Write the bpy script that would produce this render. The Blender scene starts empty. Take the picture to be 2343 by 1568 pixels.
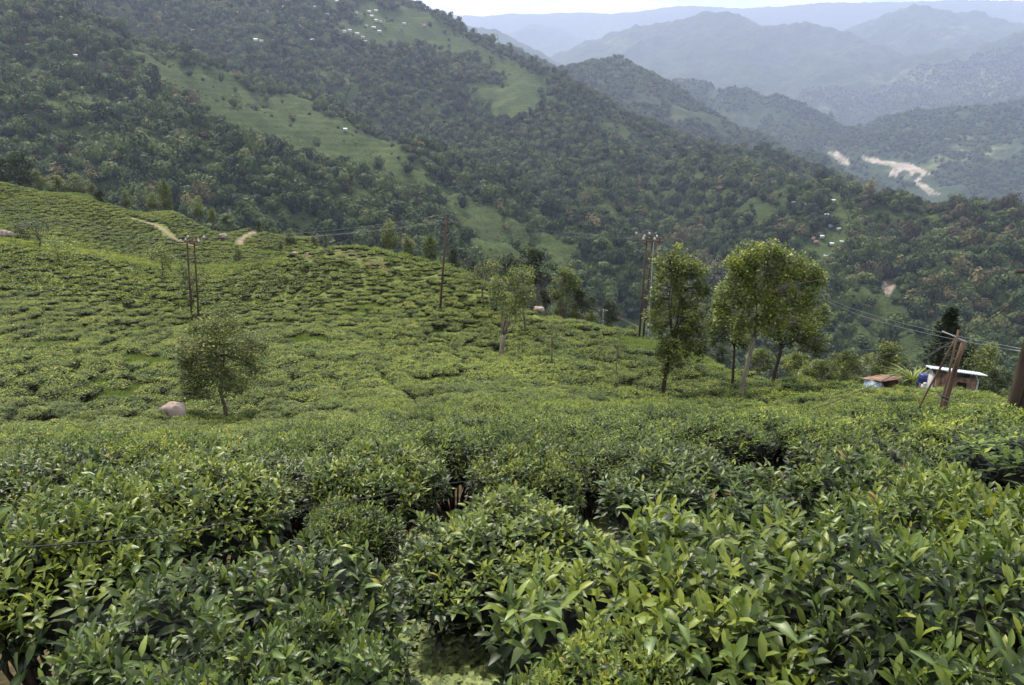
import bpy, math, random
import numpy as np
from mathutils import Matrix, Vector

# ------------------------------------------------------------------ camera, sky, sun, exposure
sc = bpy.context.scene
COL = sc.collection
W_PX, H_PX, F_PX = 2342.0, 1568.0, 1650.0
PITCH, ROLL = math.radians(16.0), math.radians(1.5)
sp, cp, sr, cr = math.sin(PITCH), math.cos(PITCH), math.sin(ROLL), math.cos(ROLL)
FV = np.array([0.0, cp, -sp])
R0 = np.array([1.0, 0, 0]); U0 = np.array([0.0, sp, cp])
RV = R0 * cr + U0 * sr
UV = U0 * cr - R0 * sr
cam_d = bpy.data.cameras.new('camera'); cam = bpy.data.objects.new('camera', cam_d); COL.objects.link(cam)
cam_d.sensor_width = 36.0; cam_d.lens = F_PX / W_PX * 36.0
cam_d.clip_start = 0.05; cam_d.clip_end = 200000
cam.matrix_world = Matrix(((RV[0], UV[0], -FV[0], 0), (RV[1], UV[1], -FV[1], 0), (RV[2], UV[2], -FV[2], 0), (0, 0, 0, 1)))
sc.camera = cam

SUN_EL, SUN_AZ = 57.0, -30.0       # azimuth from the view direction, negative = left
wd = bpy.data.worlds.new('World'); sc.world = wd; wd.use_nodes = True
nt = wd.node_tree; nt.nodes.clear()
def wn(t, **k):
    n = nt.nodes.new(t)
    for a, b in k.items(): setattr(n, a, b)
    return n
wout = wn('ShaderNodeOutputWorld')
sky = wn('ShaderNodeTexSky', sky_type='NISHITA', sun_disc=False)
sky.sun_elevation = math.radians(SUN_EL); sky.sun_rotation = math.radians(SUN_AZ)
sky.air_density = 1.2; sky.dust_density = 1.5; sky.altitude = 1500
bg1 = wn('ShaderNodeBackground'); bg1.inputs[1].default_value = 0.13
nt.links.new(sky.outputs[0], bg1.inputs[0])
tc = wn('ShaderNodeTexCoord')
mp = wn('ShaderNodeMapping'); mp.inputs['Scale'].default_value = (1, 1, 3.2)
nt.links.new(tc.outputs['Generated'], mp.inputs[0])
nz = wn('ShaderNodeTexNoise'); nz.inputs['Scale'].default_value = 3.0; nz.inputs['Detail'].default_value = 7; nz.inputs['Roughness'].default_value = 0.6
nt.links.new(mp.outputs[0], nz.inputs['Vector'])
rmp = wn('ShaderNodeValToRGB'); rmp.color_ramp.elements[0].position = 0.36; rmp.color_ramp.elements[1].position = 0.5
nt.links.new(nz.outputs[0], rmp.inputs[0])
nz2 = wn('ShaderNodeTexNoise'); nz2.inputs['Scale'].default_value = 16.0; nz2.inputs['Detail'].default_value = 5
nt.links.new(mp.outputs[0], nz2.inputs['Vector'])
cl = wn('ShaderNodeValToRGB')
cl.color_ramp.elements[0].position = 0.3; cl.color_ramp.elements[0].color = (0.66, 0.70, 0.78, 1)
cl.color_ramp.elements[1].position = 0.62; cl.color_ramp.elements[1].color = (1, 1, 1, 1)
nt.links.new(nz2.outputs[0], cl.inputs[0])
bg2 = wn('ShaderNodeBackground'); bg2.inputs[1].default_value = 1.25
nt.links.new(cl.outputs[0], bg2.inputs[0])
mx = wn('ShaderNodeMixShader')
nt.links.new(rmp.outputs[0], mx.inputs[0]); nt.links.new(bg1.outputs[0], mx.inputs[1]); nt.links.new(bg2.outputs[0], mx.inputs[2])
nt.links.new(mx.outputs[0], wout.inputs[0])

sun_d = bpy.data.lights.new('sun', 'SUN'); sun = bpy.data.objects.new('sun', sun_d); COL.objects.link(sun)
sun_d.energy = 4.7; sun_d.angle = math.radians(3); sun_d.color = (1.0, 0.93, 0.80)
_a, _e = math.radians(SUN_AZ), math.radians(SUN_EL)
sdir = Vector((math.sin(_a) * math.cos(_e), math.cos(_a) * math.cos(_e), math.sin(_e)))
sun.rotation_euler = sdir.to_track_quat('Z', 'Y').to_euler()
sc.view_settings.view_transform = 'Standard'; sc.view_settings.look = 'None'
sc.view_settings.gamma = 1.0; sc.view_settings.use_curve_mapping = False
sc.view_settings.exposure = 0.52
try:
    sc.cycles.use_denoising = True
    sc.cycles.volume_bounces = 1
    sc.cycles.max_bounces = 6; sc.cycles.diffuse_bounces = 3; sc.cycles.glossy_bounces = 2
    sc.cycles.transmission_bounces = 3; sc.cycles.transparent_max_bounces = 4
    sc.cycles.sample_clamp_indirect = 6
except Exception: pass
HAZE_DENSITY = 0.86e-4

# ------------------------------------------------------------------ helpers
rng = np.random.RandomState(7); random.seed(7)
def ray(u, v):
    d = FV + RV * ((u - W_PX / 2) / F_PX) + UV * ((H_PX / 2 - v) / F_PX)
    return d / np.linalg.norm(d)
def P(u, v, d): return ray(u, v) * d
def proj(p):
    p = np.asarray(p, float)
    f = p @ FV
    f = np.where(np.abs(f) < 1e-6, 1e-6, f)
    return W_PX / 2 + F_PX * (p @ RV) / f, H_PX / 2 - F_PX * (p @ UV) / f, f

_perm = rng.permutation(256); _perm = np.concatenate([_perm, _perm, _perm])
_grad = rng.rand(256) * 2 * math.pi
def pnoise(x, y):
    xi = np.floor(x).astype(int); yi = np.floor(y).astype(int)
    xf = x - xi; yf = y - yi; xi &= 255; yi &= 255
    u = xf * xf * xf * (xf * (xf * 6 - 15) + 10); v = yf * yf * yf * (yf * (yf * 6 - 15) + 10)
    def g(ix, iy, dx, dy):
        a = _grad[_perm[_perm[ix & 255] + (iy & 255)]]
        return np.cos(a) * dx + np.sin(a) * dy
    a = g(xi, yi, xf, yf); b = g(xi + 1, yi, xf - 1, yf)
    c = g(xi, yi + 1, xf, yf - 1); d = g(xi + 1, yi + 1, xf - 1, yf - 1)
    return (a + u * (b - a)) * (1 - v) + (c + u * (d - c)) * v
def fbm(x, y, o=5, lac=2.03, gain=0.5):
    s = 0; a = 1.0
    for i in range(o):
        s = s + a * pnoise(x + 17.3 * i, y - 9.1 * i); x = x * lac; y = y * lac; a *= gain
    return s
def ridged(x, y, o=4):
    s = 0; a = 1.0
    for i in range(o):
        s = s + a * (1 - 2.2 * np.abs(pnoise(x + 31.7 * i, y + 5.3 * i))); x = x * 2.1; y = y * 2.1; a *= 0.5
    return s

def mk_mesh(name, verts, faces, mat=None, attrs=None, smooth=False, mat_idx=None):
    """verts (N,3); faces = (M,k) array, or list of such arrays"""
    if not isinstance(faces, list): faces = [faces]
    faces = [np.asarray(f, np.int32) for f in faces if len(f)]
    me = bpy.data.meshes.new(name)
    verts = np.ascontiguousarray(verts, np.float32)
    me.vertices.add(len(verts)); me.vertices.foreach_set('co', verts.ravel())
    li = np.concatenate([f.ravel() for f in faces]) if faces else np.zeros(0, np.int32)
    tot = np.concatenate([np.full(len(f), f.shape[1], np.int32) for f in faces]) if faces else np.zeros(0, np.int32)
    st = np.concatenate([[0], np.cumsum(tot)[:-1]]).astype(np.int32)
    me.loops.add(len(li)); me.loops.foreach_set('vertex_index', li)
    me.polygons.add(len(tot)); me.polygons.foreach_set('loop_start', st)
    if smooth: me.polygons.foreach_set('use_smooth', np.ones(len(tot), bool))
    mats = mat if isinstance(mat, (list, tuple)) else [mat]
    for m in mats:
        if m: me.materials.append(m)
    if mat_idx is not None: me.polygons.foreach_set('material_index', np.asarray(mat_idx, np.int32))
    if attrs:
        for k, a in attrs.items():
            at = me.attributes.new(k, 'FLOAT', 'POINT'); at.data.foreach_set('value', np.ascontiguousarray(a, np.float32))
    me.update(calc_edges=True)
    return me
def link(name, data, parent=None, loc=(0, 0, 0), rot=(0, 0, 0), scl=(1, 1, 1)):
    o = bpy.data.objects.new(name, data); COL.objects.link(o)
    if parent: o.parent = parent
    o.location = [float(q) for q in loc]; o.rotation_euler = rot; o.scale = scl
    return o
def tag(o, label, cat, group=None):
    o['label'] = label; o['category'] = cat
    if group: o['group'] = group
    return o
def thing(name, label, cat, loc=(0, 0, 0), rot=(0, 0, 0), scl=(1, 1, 1), group=None):
    return tag(link(name, None, None, loc, rot, scl), label, cat, group)

class Geo:
    def __init__(s): s.v = []; s.f = {3: [], 4: []}; s.n = 0; s.t = []
    def add(s, v, f, t=0.5):
        v = np.asarray(v, float).reshape(-1, 3); f = np.asarray(f, int)
        s.v.append(v); s.f[f.shape[1]].append(f + s.n); s.n += len(v)
        s.t.append(np.full(len(v), t) if np.isscalar(t) else np.asarray(t))
        return s
    def box(s, c, size, R=None, t=0.5):
        v = np.array([(x, y, z) for x in (-.5, .5) for y in (-.5, .5) for z in (-.5, .5)]) * np.array(size)
        if R is not None: v = v @ np.asarray(R).T
        return s.add(v + np.array(c), [(0, 1, 3, 2), (4, 6, 7, 5), (0, 4, 5, 1), (2, 3, 7, 6), (0, 2, 6, 4), (1, 5, 7, 3)], t)
    def tube(s, pts, rad, n=7, t=0.5, wob=0.0):
        pts = np.asarray(pts, float); m = len(pts)
        rad = np.full(m, rad) if np.isscalar(rad) else np.asarray(rad, float)
        T = np.gradient(pts, axis=0); T /= np.linalg.norm(T, axis=1)[:, None] + 1e-9
        ref = np.array([0.0, 0, 1]) if abs(T[0][2]) < 0.9 else np.array([1.0, 0, 0])
        A = np.cross(T, ref); A /= np.linalg.norm(A, axis=1)[:, None] + 1e-9
        B = np.cross(T, A)
        an = np.linspace(0, 2 * math.pi, n, endpoint=False)
        rr = rad[:, None] * (1 + wob * rng.randn(m, n)) if wob else rad[:, None] * np.ones((1, n))
        v = pts[:, None, :] + rr[:, :, None] * (np.cos(an)[None, :, None] * A[:, None, :] + np.sin(an)[None, :, None] * B[:, None, :])
        i = np.arange(m - 1)[:, None] * n; j = np.arange(n)[None, :]; j2 = (j + 1) % n
        f = np.stack([i + j, i + j2, i + n + j2, i + n + j], -1).reshape(-1, 4)
        s.add(v.reshape(-1, 3), f, t)
        base = s.n - m * n
        for k, end in ((0, 0), (m - 1, 1)):
            c = s.n; s.v.append(pts[k][None]); s.t.append(np.array([t if np.isscalar(t) else 0.5])); s.n += 1
            ring = base + k * n + np.arange(n)
            s.f[3].append(np.stack([np.full(n, c), ring, np.roll(ring, -1)], -1) if end else np.stack([np.full(n, c), np.roll(ring, -1), ring], -1))
        return s
    def mesh(s, name, mat, smooth=False):
        v = np.concatenate(s.v); fs = [np.concatenate(s.f[k]) for k in (3, 4) if s.f[k]]
        return mk_mesh(name, v, fs, mat, {'tint': np.concatenate(s.t)}, smooth)

# ------------------------------------------------------------------ materials
def new_mat(name):
    m = bpy.data.materials.new(name); m.use_nodes = True; m.node_tree.nodes.clear()
    return m, m.node_tree
def N(t, ty, **k):
    n = t.nodes.new(ty)
    for a, b in k.items(): setattr(n, a, b)
    return n
def ramp(t, stops, src):
    r = N(t, 'ShaderNodeValToRGB'); e = r.color_ramp.elements
    while len(e) < len(stops): e.new(0.5)
    for q, (p, c) in zip(e, stops): q.position = p; q.color = (c[0], c[1], c[2], 1)
    t.links.new(src, r.inputs[0]); return r.outputs[0]
def noise(t, scale, detail=4, vec=None, rough=0.55):
    n = N(t, 'ShaderNodeTexNoise'); n.inputs['Scale'].default_value = scale; n.inputs['Detail'].default_value = detail; n.inputs['Roughness'].default_value = rough
    if vec is not None: t.links.new(vec, n.inputs['Vector'])
    return n.outputs[0]
def mth(t, op, a, b, clamp=False):
    n = N(t, 'ShaderNodeMath', operation=op, use_clamp=clamp)
    for i, q in enumerate((a, b)):
        if isinstance(q, (int, float)): n.inputs[i].default_value = q
        else: t.links.new(q, n.inputs[i])
    return n.outputs[0]
def mixc(t, fac, a, b, blend='MIX'):
    n = N(t, 'ShaderNodeMix', data_type='RGBA', blend_type=blend)
    for i, q in ((0, fac), (6, a), (7, b)):
        if isinstance(q, (int, float)): n.inputs[i].default_value = q
        elif isinstance(q, tuple): n.inputs[i].default_value = (q[0], q[1], q[2], 1)
        else: t.links.new(q, n.inputs[i])
    return n.outputs[2]
def finish(t, color, rough=0.8, spec=0.3, bump=None, bstr=0.3, bdist=0.1, transl=0.0, tcol=None, metal=0.0):
    b = N(t, 'ShaderNodeBsdfPrincipled'); o = N(t, 'ShaderNodeOutputMaterial')
    if isinstance(color, tuple): b.inputs['Base Color'].default_value = (*color, 1)
    else: t.links.new(color, b.inputs['Base Color'])
    b.inputs['Roughness'].default_value = rough; b.inputs['Specular IOR Level'].default_value = spec; b.inputs['Metallic'].default_value = metal
    if bump is not None:
        q = N(t, 'ShaderNodeBump'); q.inputs['Strength'].default_value = bstr; q.inputs['Distance'].default_value = bdist
        t.links.new(bump, q.inputs['Height']); t.links.new(q.outputs[0], b.inputs['Normal'])
    if transl:
        tr = N(t, 'ShaderNodeBsdfTranslucent'); m = N(t, 'ShaderNodeMixShader'); m.inputs[0].default_value = transl
        if tcol is None: tcol = color
        if isinstance(tcol, tuple): tr.inputs[0].default_value = (*tcol, 1)
        else: t.links.new(tcol, tr.inputs[0])
        t.links.new(b.outputs[0], m.inputs[1]); t.links.new(tr.outputs[0], m.inputs[2]); t.links.new(m.outputs[0], o.inputs[0])
    else: t.links.new(b.outputs[0], o.inputs[0])

def leaf_mat(name, stops, rough=0.42, spec=0.5, transl=0.22, rnd=0.35, wscale=0.0, wamt=0.0, rib=False, backlight=1.25):
    m, t = new_mat(name)
    at = N(t, 'ShaderNodeAttribute', attribute_name='tint').outputs['Fac']
    oi = N(t, 'ShaderNodeObjectInfo')
    f = mth(t, 'ADD', at, mth(t, 'MULTIPLY', mth(t, 'SUBTRACT', oi.outputs['Random'], 0.5), rnd))
    if wscale:
        f = mth(t, 'ADD', f, mth(t, 'MULTIPLY', mth(t, 'SUBTRACT', noise(t, wscale, 3, oi.outputs['Location']), 0.5), wamt))
    c = ramp(t, stops, f)
    if rib:
        rb = N(t, 'ShaderNodeAttribute', attribute_name='rib').outputs['Fac']
        c = mixc(t, mth(t, 'MULTIPLY', rb, 0.55), c, (0.22, 0.32, 0.10))
    br = mixc(t, 1.0, c, (backlight, backlight * 1.08, backlight * 0.55), 'MULTIPLY')
    finish(t, c, rough, spec, transl=transl, tcol=br)
    return m
TEA = [(0.0, (0.007, 0.014, 0.005)), (0.35, (0.038, 0.060, 0.015)), (0.62, (0.092, 0.134, 0.024)), (0.85, (0.185, 0.225, 0.032)), (0.985, (0.27, 0.29, 0.042)), (1.0, (0.33, 0.22, 0.06))]  # lowest stop darkened for the shade painted on bush sides
def brighter(st, k): return [(p_, tuple(q_ * k for q_ in c_)) for p_, c_ in st]
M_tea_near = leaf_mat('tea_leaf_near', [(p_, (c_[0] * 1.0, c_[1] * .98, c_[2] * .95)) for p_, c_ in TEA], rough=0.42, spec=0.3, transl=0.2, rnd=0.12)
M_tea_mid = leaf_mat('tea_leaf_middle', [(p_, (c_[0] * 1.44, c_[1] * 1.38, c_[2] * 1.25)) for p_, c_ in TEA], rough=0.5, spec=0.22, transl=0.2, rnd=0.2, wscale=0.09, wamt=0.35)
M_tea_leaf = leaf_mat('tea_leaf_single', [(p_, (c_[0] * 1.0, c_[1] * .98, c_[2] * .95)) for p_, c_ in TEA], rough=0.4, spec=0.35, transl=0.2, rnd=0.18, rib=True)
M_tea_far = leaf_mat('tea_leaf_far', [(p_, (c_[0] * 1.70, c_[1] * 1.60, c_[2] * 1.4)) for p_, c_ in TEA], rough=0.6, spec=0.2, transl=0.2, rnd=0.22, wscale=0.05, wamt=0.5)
M_core = leaf_mat('bush_inner_shade', [(0, (0.005, 0.006, 0.004)), (1, (0.016, 0.018, 0.010))], rough=0.9, spec=0.1, transl=0.0)  # near-black core added to block light; inner shade as colour
M_weed = leaf_mat('weed_leaf', [(0, (0.06, 0.08, 0.022)), (0.5, (0.13, 0.17, 0.045)), (1, (0.27, 0.30, 0.09))], rough=0.6, spec=0.3, transl=0.25, rnd=0.5)
M_dry = leaf_mat('dry_grass', [(0, (0.06, 0.042, 0.022)), (0.5, (0.15, 0.11, 0.055)), (1, (0.28, 0.23, 0.12))], rough=0.8, spec=0.2, transl=0.15, rnd=0.5)
FOR = [(0.0, (0.009, 0.016, 0.007)), (0.35, (0.028, 0.050, 0.014)), (0.6, (0.058, 0.090, 0.022)), (0.85, (0.105, 0.132, 0.036)), (1.0, (0.15, 0.15, 0.06))]
M_forest = leaf_mat('forest_leaf', FOR, rough=0.65, spec=0.15, transl=0.15, rnd=0.75, wscale=0.006, wamt=0.8)
M_tree_green = leaf_mat('tree_leaf_green', [(0, (0.030, 0.046, 0.013)), (0.5, (0.108, 0.142, 0.028)), (0.85, (0.24, 0.27, 0.05)), (1, (0.38, 0.38, 0.08))], rough=0.5, spec=0.35, transl=0.3, rnd=0.1)
M_tree_olive = leaf_mat('tree_leaf_olive', [(0, (0.036, 0.050, 0.015)), (0.5, (0.092, 0.115, 0.032)), (0.9, (0.16, 0.18, 0.05)), (1, (0.42, 0.36, 0.07))], rough=0.6, spec=0.3, transl=0.25, rnd=0.1)
M_tree_dark = leaf_mat('tree_leaf_dark', [(0, (0.012, 0.020, 0.010)), (0.5, (0.032, 0.048, 0.018)), (1, (0.075, 0.095, 0.032))], rough=0.6, spec=0.3, transl=0.2, rnd=0.3)
M_tree_mid = leaf_mat('tree_leaf_middle', [(0, (0.035, 0.052, 0.016)), (0.5, (0.098, 0.128, 0.032)), (1, (0.23, 0.25, 0.06))], rough=0.6, spec=0.3, transl=0.25, rnd=0.45)

def bark_mat(name, c1, c2, sc_=6):
    m, t = new_mat(name)
    g = N(t, 'ShaderNodeTexCoord').outputs['Object']
    mpn = N(t, 'ShaderNodeMapping'); mpn.inputs['Scale'].default_value = (1, 1, 0.25); t.links.new(g, mpn.inputs[0])
    n = noise(t, sc_, 6, mpn.outputs[0], 0.65)
    finish(t, ramp(t, [(0.3, c1), (0.7, c2)], n), 0.9, 0.2, bump=n, bstr=0.6, bdist=0.05)
    return m
M_bark_dark = bark_mat('bark_dark', (0.025, 0.018, 0.012), (0.085, 0.062, 0.042))
M_bark_pale = bark_mat('bark_pale', (0.09, 0.062, 0.042), (0.33, 0.285, 0.225), 5)
M_bark_mid = bark_mat('bark_middle', (0.06, 0.045, 0.03), (0.20, 0.16, 0.11))
M_twig = bark_mat('tea_stem', (0.02, 0.014, 0.01), (0.075, 0.055, 0.04), 20)
M_wood_pole = bark_mat('weathered_timber', (0.055, 0.035, 0.024), (0.20, 0.13, 0.085), 9)
M_steel = bark_mat('rusted_steel', (0.035, 0.022, 0.017), (0.115, 0.062, 0.042), 5)
M_steel_dark = bark_mat('dark_steel', (0.025, 0.018, 0.015), (0.08, 0.055, 0.045), 8)
M_arm = bark_mat('rusty_crossarm', (0.07, 0.035, 0.025), (0.20, 0.11, 0.08), 10)
M_stone = bark_mat('granite', (0.17, 0.12, 0.095), (0.42, 0.34, 0.29), 3)
def plain(name, c, rough=0.6, spec=0.4, metal=0.0, var=0.25, sc_=4):
    m, t = new_mat(name)
    n = noise(t, sc_, 5, N(t, 'ShaderNodeTexCoord').outputs['Object'])
    lo = tuple(x * (1 - var) for x in c); hi = tuple(min(1, x * (1 + var)) for x in c)
    finish(t, ramp(t, [(0.3, lo), (0.7, hi)], n), rough, spec, metal=metal); return m
M_insul = plain('brown_porcelain', (0.035, 0.022, 0.018), 0.25, 0.6)
M_insul_w = plain('grey_porcelain', (0.42, 0.42, 0.42), 0.3, 0.5)
M_wire = plain('aluminium_wire', (0.17, 0.17, 0.165), 0.45, 0.5, 0.3)
M_wire_dark = plain('dark_cable', (0.03, 0.03, 0.03), 0.6)
M_white = plain('white_sheet_metal', (0.50, 0.54, 0.58), 0.5, 0.4, 0, 0.35, 2.5)
M_white_wall = plain('whitewashed_wall', (0.40, 0.39, 0.37), 0.8, 0.2, 0, 0.4, 2.5)
M_bluewhite = plain('blue_white_plastic_sheet', (0.40, 0.50, 0.57), 0.6, 0.3, 0, 0.4, 4)
M_rust_roof = plain('rusty_corrugated_iron', (0.22, 0.14, 0.10), 0.85, 0.2, 0, 0.7, 4)
M_plank = plain('old_planks', (0.17, 0.11, 0.075), 0.9, 0.2, 0, 0.5, 6)
M_black = plain('painted_dark_interior', (0.012, 0.011, 0.01), 0.9, 0.1)  # near-black paint standing in for unlit interiors
M_blue = plain('blue_plastic', (0.015, 0.028, 0.13), 0.4, 0.5, 0, 0.2)
M_concrete = plain('grey_concrete', (0.40, 0.38, 0.35), 0.9, 0.2, 0, 0.3, 3)
M_red_roof = plain('red_painted_roof', (0.38, 0.09, 0.06), 0.6)
M_blue_roof = plain('pale_blue_roof', (0.35, 0.50, 0.62), 0.5)
M_green_roof = plain('pale_green_roof', (0.40, 0.62, 0.52), 0.5)
M_window = plain('window_glass', (0.03, 0.04, 0.05), 0.2, 0.6)

def tea_ground_mat():
    m, t = new_mat('tea_slope_ground')
    g = N(t, 'ShaderNodeNewGeometry').outputs['Position']
    big = noise(t, 0.06, 4, g); fine = noise(t, 3.0, 6, g, 0.7); med = noise(t, 0.6, 5, g)
    green = ramp(t, [(0.3, (0.062, 0.085, 0.024)), (0.5, (0.125, 0.158, 0.040)), (0.72, (0.215, 0.25, 0.072))], fine)
    soil = ramp(t, [(0.35, (0.03, 0.02, 0.013)), (0.65, (0.13, 0.09, 0.055))], fine)  # soil colour, also lowered to blacken the gaps between near bushes
    bare = N(t, 'ShaderNodeAttribute', attribute_name='bare').outputs['Fac']
    f = mth(t, 'ADD', bare, mth(t, 'MULTIPLY', mth(t, 'SUBTRACT', med, 0.5), 1.6), True)
    c = mixc(t, f, green, soil)
    c = mixc(t, 0.5, c, ramp(t, [(0.35, (0.75, 0.75, 0.75)), (0.65, (1.2, 1.2, 1.1))], big), 'MULTIPLY')
    finish(t, c, 0.95, 0.1, bump=fine, bstr=0.7, bdist=0.12)
    return m
def mountain_mat():
    m, t = new_mat('mountain_ground')
    g = N(t, 'ShaderNodeNewGeometry').outputs['Position']
    sep = N(t, 'ShaderNodeSeparateXYZ'); t.links.new(g, sep.inputs[0])
    n1 = noise(t, 0.012, 6, g); n2 = noise(t, 0.07, 6, g, 0.7); n3 = noise(t, 0.35, 4, g, 0.7)
    wood = ramp(t, [(0.3, (0.022, 0.038, 0.014)), (0.7, (0.060, 0.088, 0.028))], n2)
    fld = ramp(t, [(0.25, (0.036, 0.058, 0.020)), (0.5, (0.068, 0.098, 0.029)), (0.72, (0.125, 0.155, 0.046))], mth(t, 'ADD', mth(t, 'MULTIPLY', n1, 0.55), mth(t, 'MULTIPLY', n2, 0.45)))
    fld = mixc(t, 1.0, fld, ramp(t, [(0.35, (0.62, 0.66, 0.62)), (0.6, (1.15, 1.12, 1.1))], n3), 'MULTIPLY')
    # terrace rows following the contour
    zz = mth(t, 'ADD', mth(t, 'MULTIPLY', sep.outputs[2], 1.1), mth(t, 'MULTIPLY', n2, 3.0))
    row = mth(t, 'SINE', zz, 0)
    fld = mixc(t, 0.42, fld, ramp(t, [(0.0, (0.55, 0.6, 0.55)), (1.0, (1.1, 1.1, 1.1))], mth(t, 'ADD', mth(t, 'MULTIPLY', row, 0.5), 0.5)), 'MULTIPLY')
    fa = N(t, 'ShaderNodeAttribute', attribute_name='field').outputs['Fac']
    sa = N(t, 'ShaderNodeAttribute', attribute_name='bare').outputs['Fac']
    c = mixc(t, fa, wood, fld)
    c = mixc(t, sa, c, ramp(t, [(0.3, (0.26, 0.19, 0.14)), (0.7, (0.50, 0.42, 0.35))], n3))
    finish(t, c, 0.95, 0.1, bump=n3, bstr=1.0, bdist=4.0)
    return m
def far_mat():
    m, t = new_mat('far_hills')
    g = N(t, 'ShaderNodeNewGeometry').outputs['Position']
    n1 = noise(t, 0.0022, 8, g, 0.65); n2 = noise(t, 0.03, 5, g, 0.75); n3 = noise(t, 0.009, 6, g, 0.7)
    c = ramp(t, [(0.3, (0.016, 0.028, 0.014)), (0.7, (0.048, 0.072, 0.028))], n2)
    fld = ramp(t, [(0.35, (0.07, 0.11, 0.035)), (0.65, (0.22, 0.24, 0.10))], n3)
    fa = N(t, 'ShaderNodeAttribute', attribute_name='field').outputs['Fac']
    fm = mth(t, 'MULTIPLY', ramp(t, [(0.46, (0, 0, 0)), (0.6, (1, 1, 1))], mth(t, 'ADD', mth(t, 'MULTIPLY', n1, 0.4), mth(t, 'MULTIPLY', n3, 0.6))), mth(t, 'ADD', mth(t, 'MULTIPLY', fa, 1.0), 0.18), True)
    c = mixc(t, fm, c, fld)
    sa = N(t, 'ShaderNodeAttribute', attribute_name='bare').outputs['Fac']
    c = mixc(t, sa, c, ramp(t, [(0.3, (0.34, 0.26, 0.19)), (0.65, (0.50, 0.44, 0.37))], n2))
    finish(t, c, 0.95, 0.1, bump=n2, bstr=1.0, bdist=14.0)
    return m
M_ground, M_mount, M_far = tea_ground_mat(), mountain_mat(), far_mat()
M_path = bark_mat('dirt_track', (0.12, 0.085, 0.055), (0.28, 0.21, 0.14), 1.2)

# ------------------------------------------------------------------ the tea hill as a height field
cps = []   # x, y, z of the ground
def cpt(u, v, d, off=0.8):
    p = P(u, v, d); cps.append((p[0], p[1], p[2] - off)); return p
def cbehind(u, v, d, k, off):
    p = P(u, v, d * k); cps.append((p[0], p[1], p[2] - off))
for x, y, z in ((0, 0, -1.75), (-2.5, -0.5, -1.85), (2.5, -0.5, -1.7), (0, -4, -0.9), (-12, -2, -3.4), (12, -2, -1.2), (-40, 0, -9), (40, 0, -4), (-6, 2, -2.6), (6, 2, -2.0)):
    cps.append((x, y, z))
for u, v, d in ((200, 1420, 2.5), (1171, 1400, 2.15), (2050, 1400, 2.2), (100, 1200, 4.3), (700, 1200, 4.0), (1171, 1200, 3.9), (1700, 1200, 3.8), (2250, 1200, 3.8),
                (100, 1100, 7.0), (700, 1100, 6.6), (1171, 1100, 6.4), (1700, 1100, 6.0), (2250, 1100, 5.6),
                (100, 1000, 15), (600, 1000, 14), (1171, 1000, 11.5), (1700, 1000, 10.5), (2250, 1000, 9.5),
                (1171, 950, 17), (1700, 945, 21), (2000, 950, 18)):
    cpt(u, v, d, 0.98 if v >= 1100 else .86)
for u, v, d in ((510, 948, 36), (395, 946, 35), (1145, 808, 54), (1005, 708, 68), (1200, 750, 62), (1262, 835, 44), (1410, 850, 46), (450, 718, 80), (1463, 760, 68),
                (1515, 893, 44), (1695, 898, 41), (1678, 863, 48), (1770, 872, 47), (2150, 962, 19), (2310, 966, 14), (2010, 896, 41), (2170, 906, 37), (2290, 925, 34)):
    cpt(u, v, d, 0.72)
for u, v, d in ((150, 950, 33), (0, 950, 31), (200, 850, 42), (0, 850, 42), (650, 850, 45), (1171, 900, 28), (1171, 850, 40), (850, 850, 42), (850, 780, 56), (650, 780, 60),
                (300, 760, 66), (0, 750, 60), (0, 650, 84), (300, 650, 93), (650, 680, 84), (900, 650, 80), (0, 563, 108), (200, 592, 110), (450, 612, 114), (600, 600, 112),
                (700, 572, 112), (800, 562, 110), (950, 582, 98), (1060, 622, 88), (1150, 665, 80), (1230, 702, 73), (1340, 730, 71), (1463, 757, 69), (1600, 800, 62), (1850, 858, 51), (1930, 878, 46),
                (1400, 830, 50), (1350, 900, 34), (1600, 930, 28), (1900, 920, 30), (2342, 928, 32), (-200, 950, 30), (-200, 750, 58), (-200, 560, 105), (2550, 950, 25), (2550, 1100, 5.6)):
    cpt(u, v, d)
for u, v, d in ((450, 600, 160), (300, 565, 165), (100, 530, 168), (0, 535, 160), (300, 505, 195), (0, 470, 200), (-200, 380, 240), (-200, 450, 200), (0, 416, 235), (200, 450, 228), (400, 484, 216), (570, 521, 205),
                (600, 572, 178), (560, 560, 182), (650, 560, 190), (640, 535, 205), (720, 550, 200), (480, 545, 190)):
    cpt(u, v, d)
for u, v, d, k, off in ((-200, 380, 240, 1.35, 45), (0, 416, 235, 1.35, 45), (200, 450, 228, 1.35, 45), (400, 484, 216, 1.35, 45), (570, 521, 205, 1.35, 45), (720, 550, 200, 1.3, 40), (850, 563, 110, 1.35, 12), (850, 563, 110, 1.9, 45), (700, 575, 112, 1.25, 6),
                        (950, 582, 98, 1.3, 10), (950, 582, 98, 2.2, 50), (1100, 640, 84, 1.35, 14), (1100, 640, 84, 2.2, 50), (1230, 702, 73, 1.3, 10), (1230, 702, 73, 2.2, 50), (1463, 757, 69, 1.3, 9),
                        (1463, 757, 69, 2.2, 45), (1700, 825, 57, 1.25, 6), (1700, 825, 57, 2.2, 38), (1930, 878, 46, 1.35, 6), (1930, 878, 46, 2.4, 34), (2170, 900, 38, 1.35, 6), (2170, 900, 38, 2.5, 32), (2450, 930, 30, 1.4, 5), (2450, 930, 30, 3, 35)):
    cbehind(u, v, d, k, off)
C = np.array(cps)
def warp(x, y):
    r = np.hypot(x, y) + 1e-6; w = np.log1p(r / 4.0); return x / r * w, y / r * w, r
def tps_k(d2): return np.where(d2 > 1e-12, d2 * np.log(d2 + 1e-12), 0) * 0.5
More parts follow.
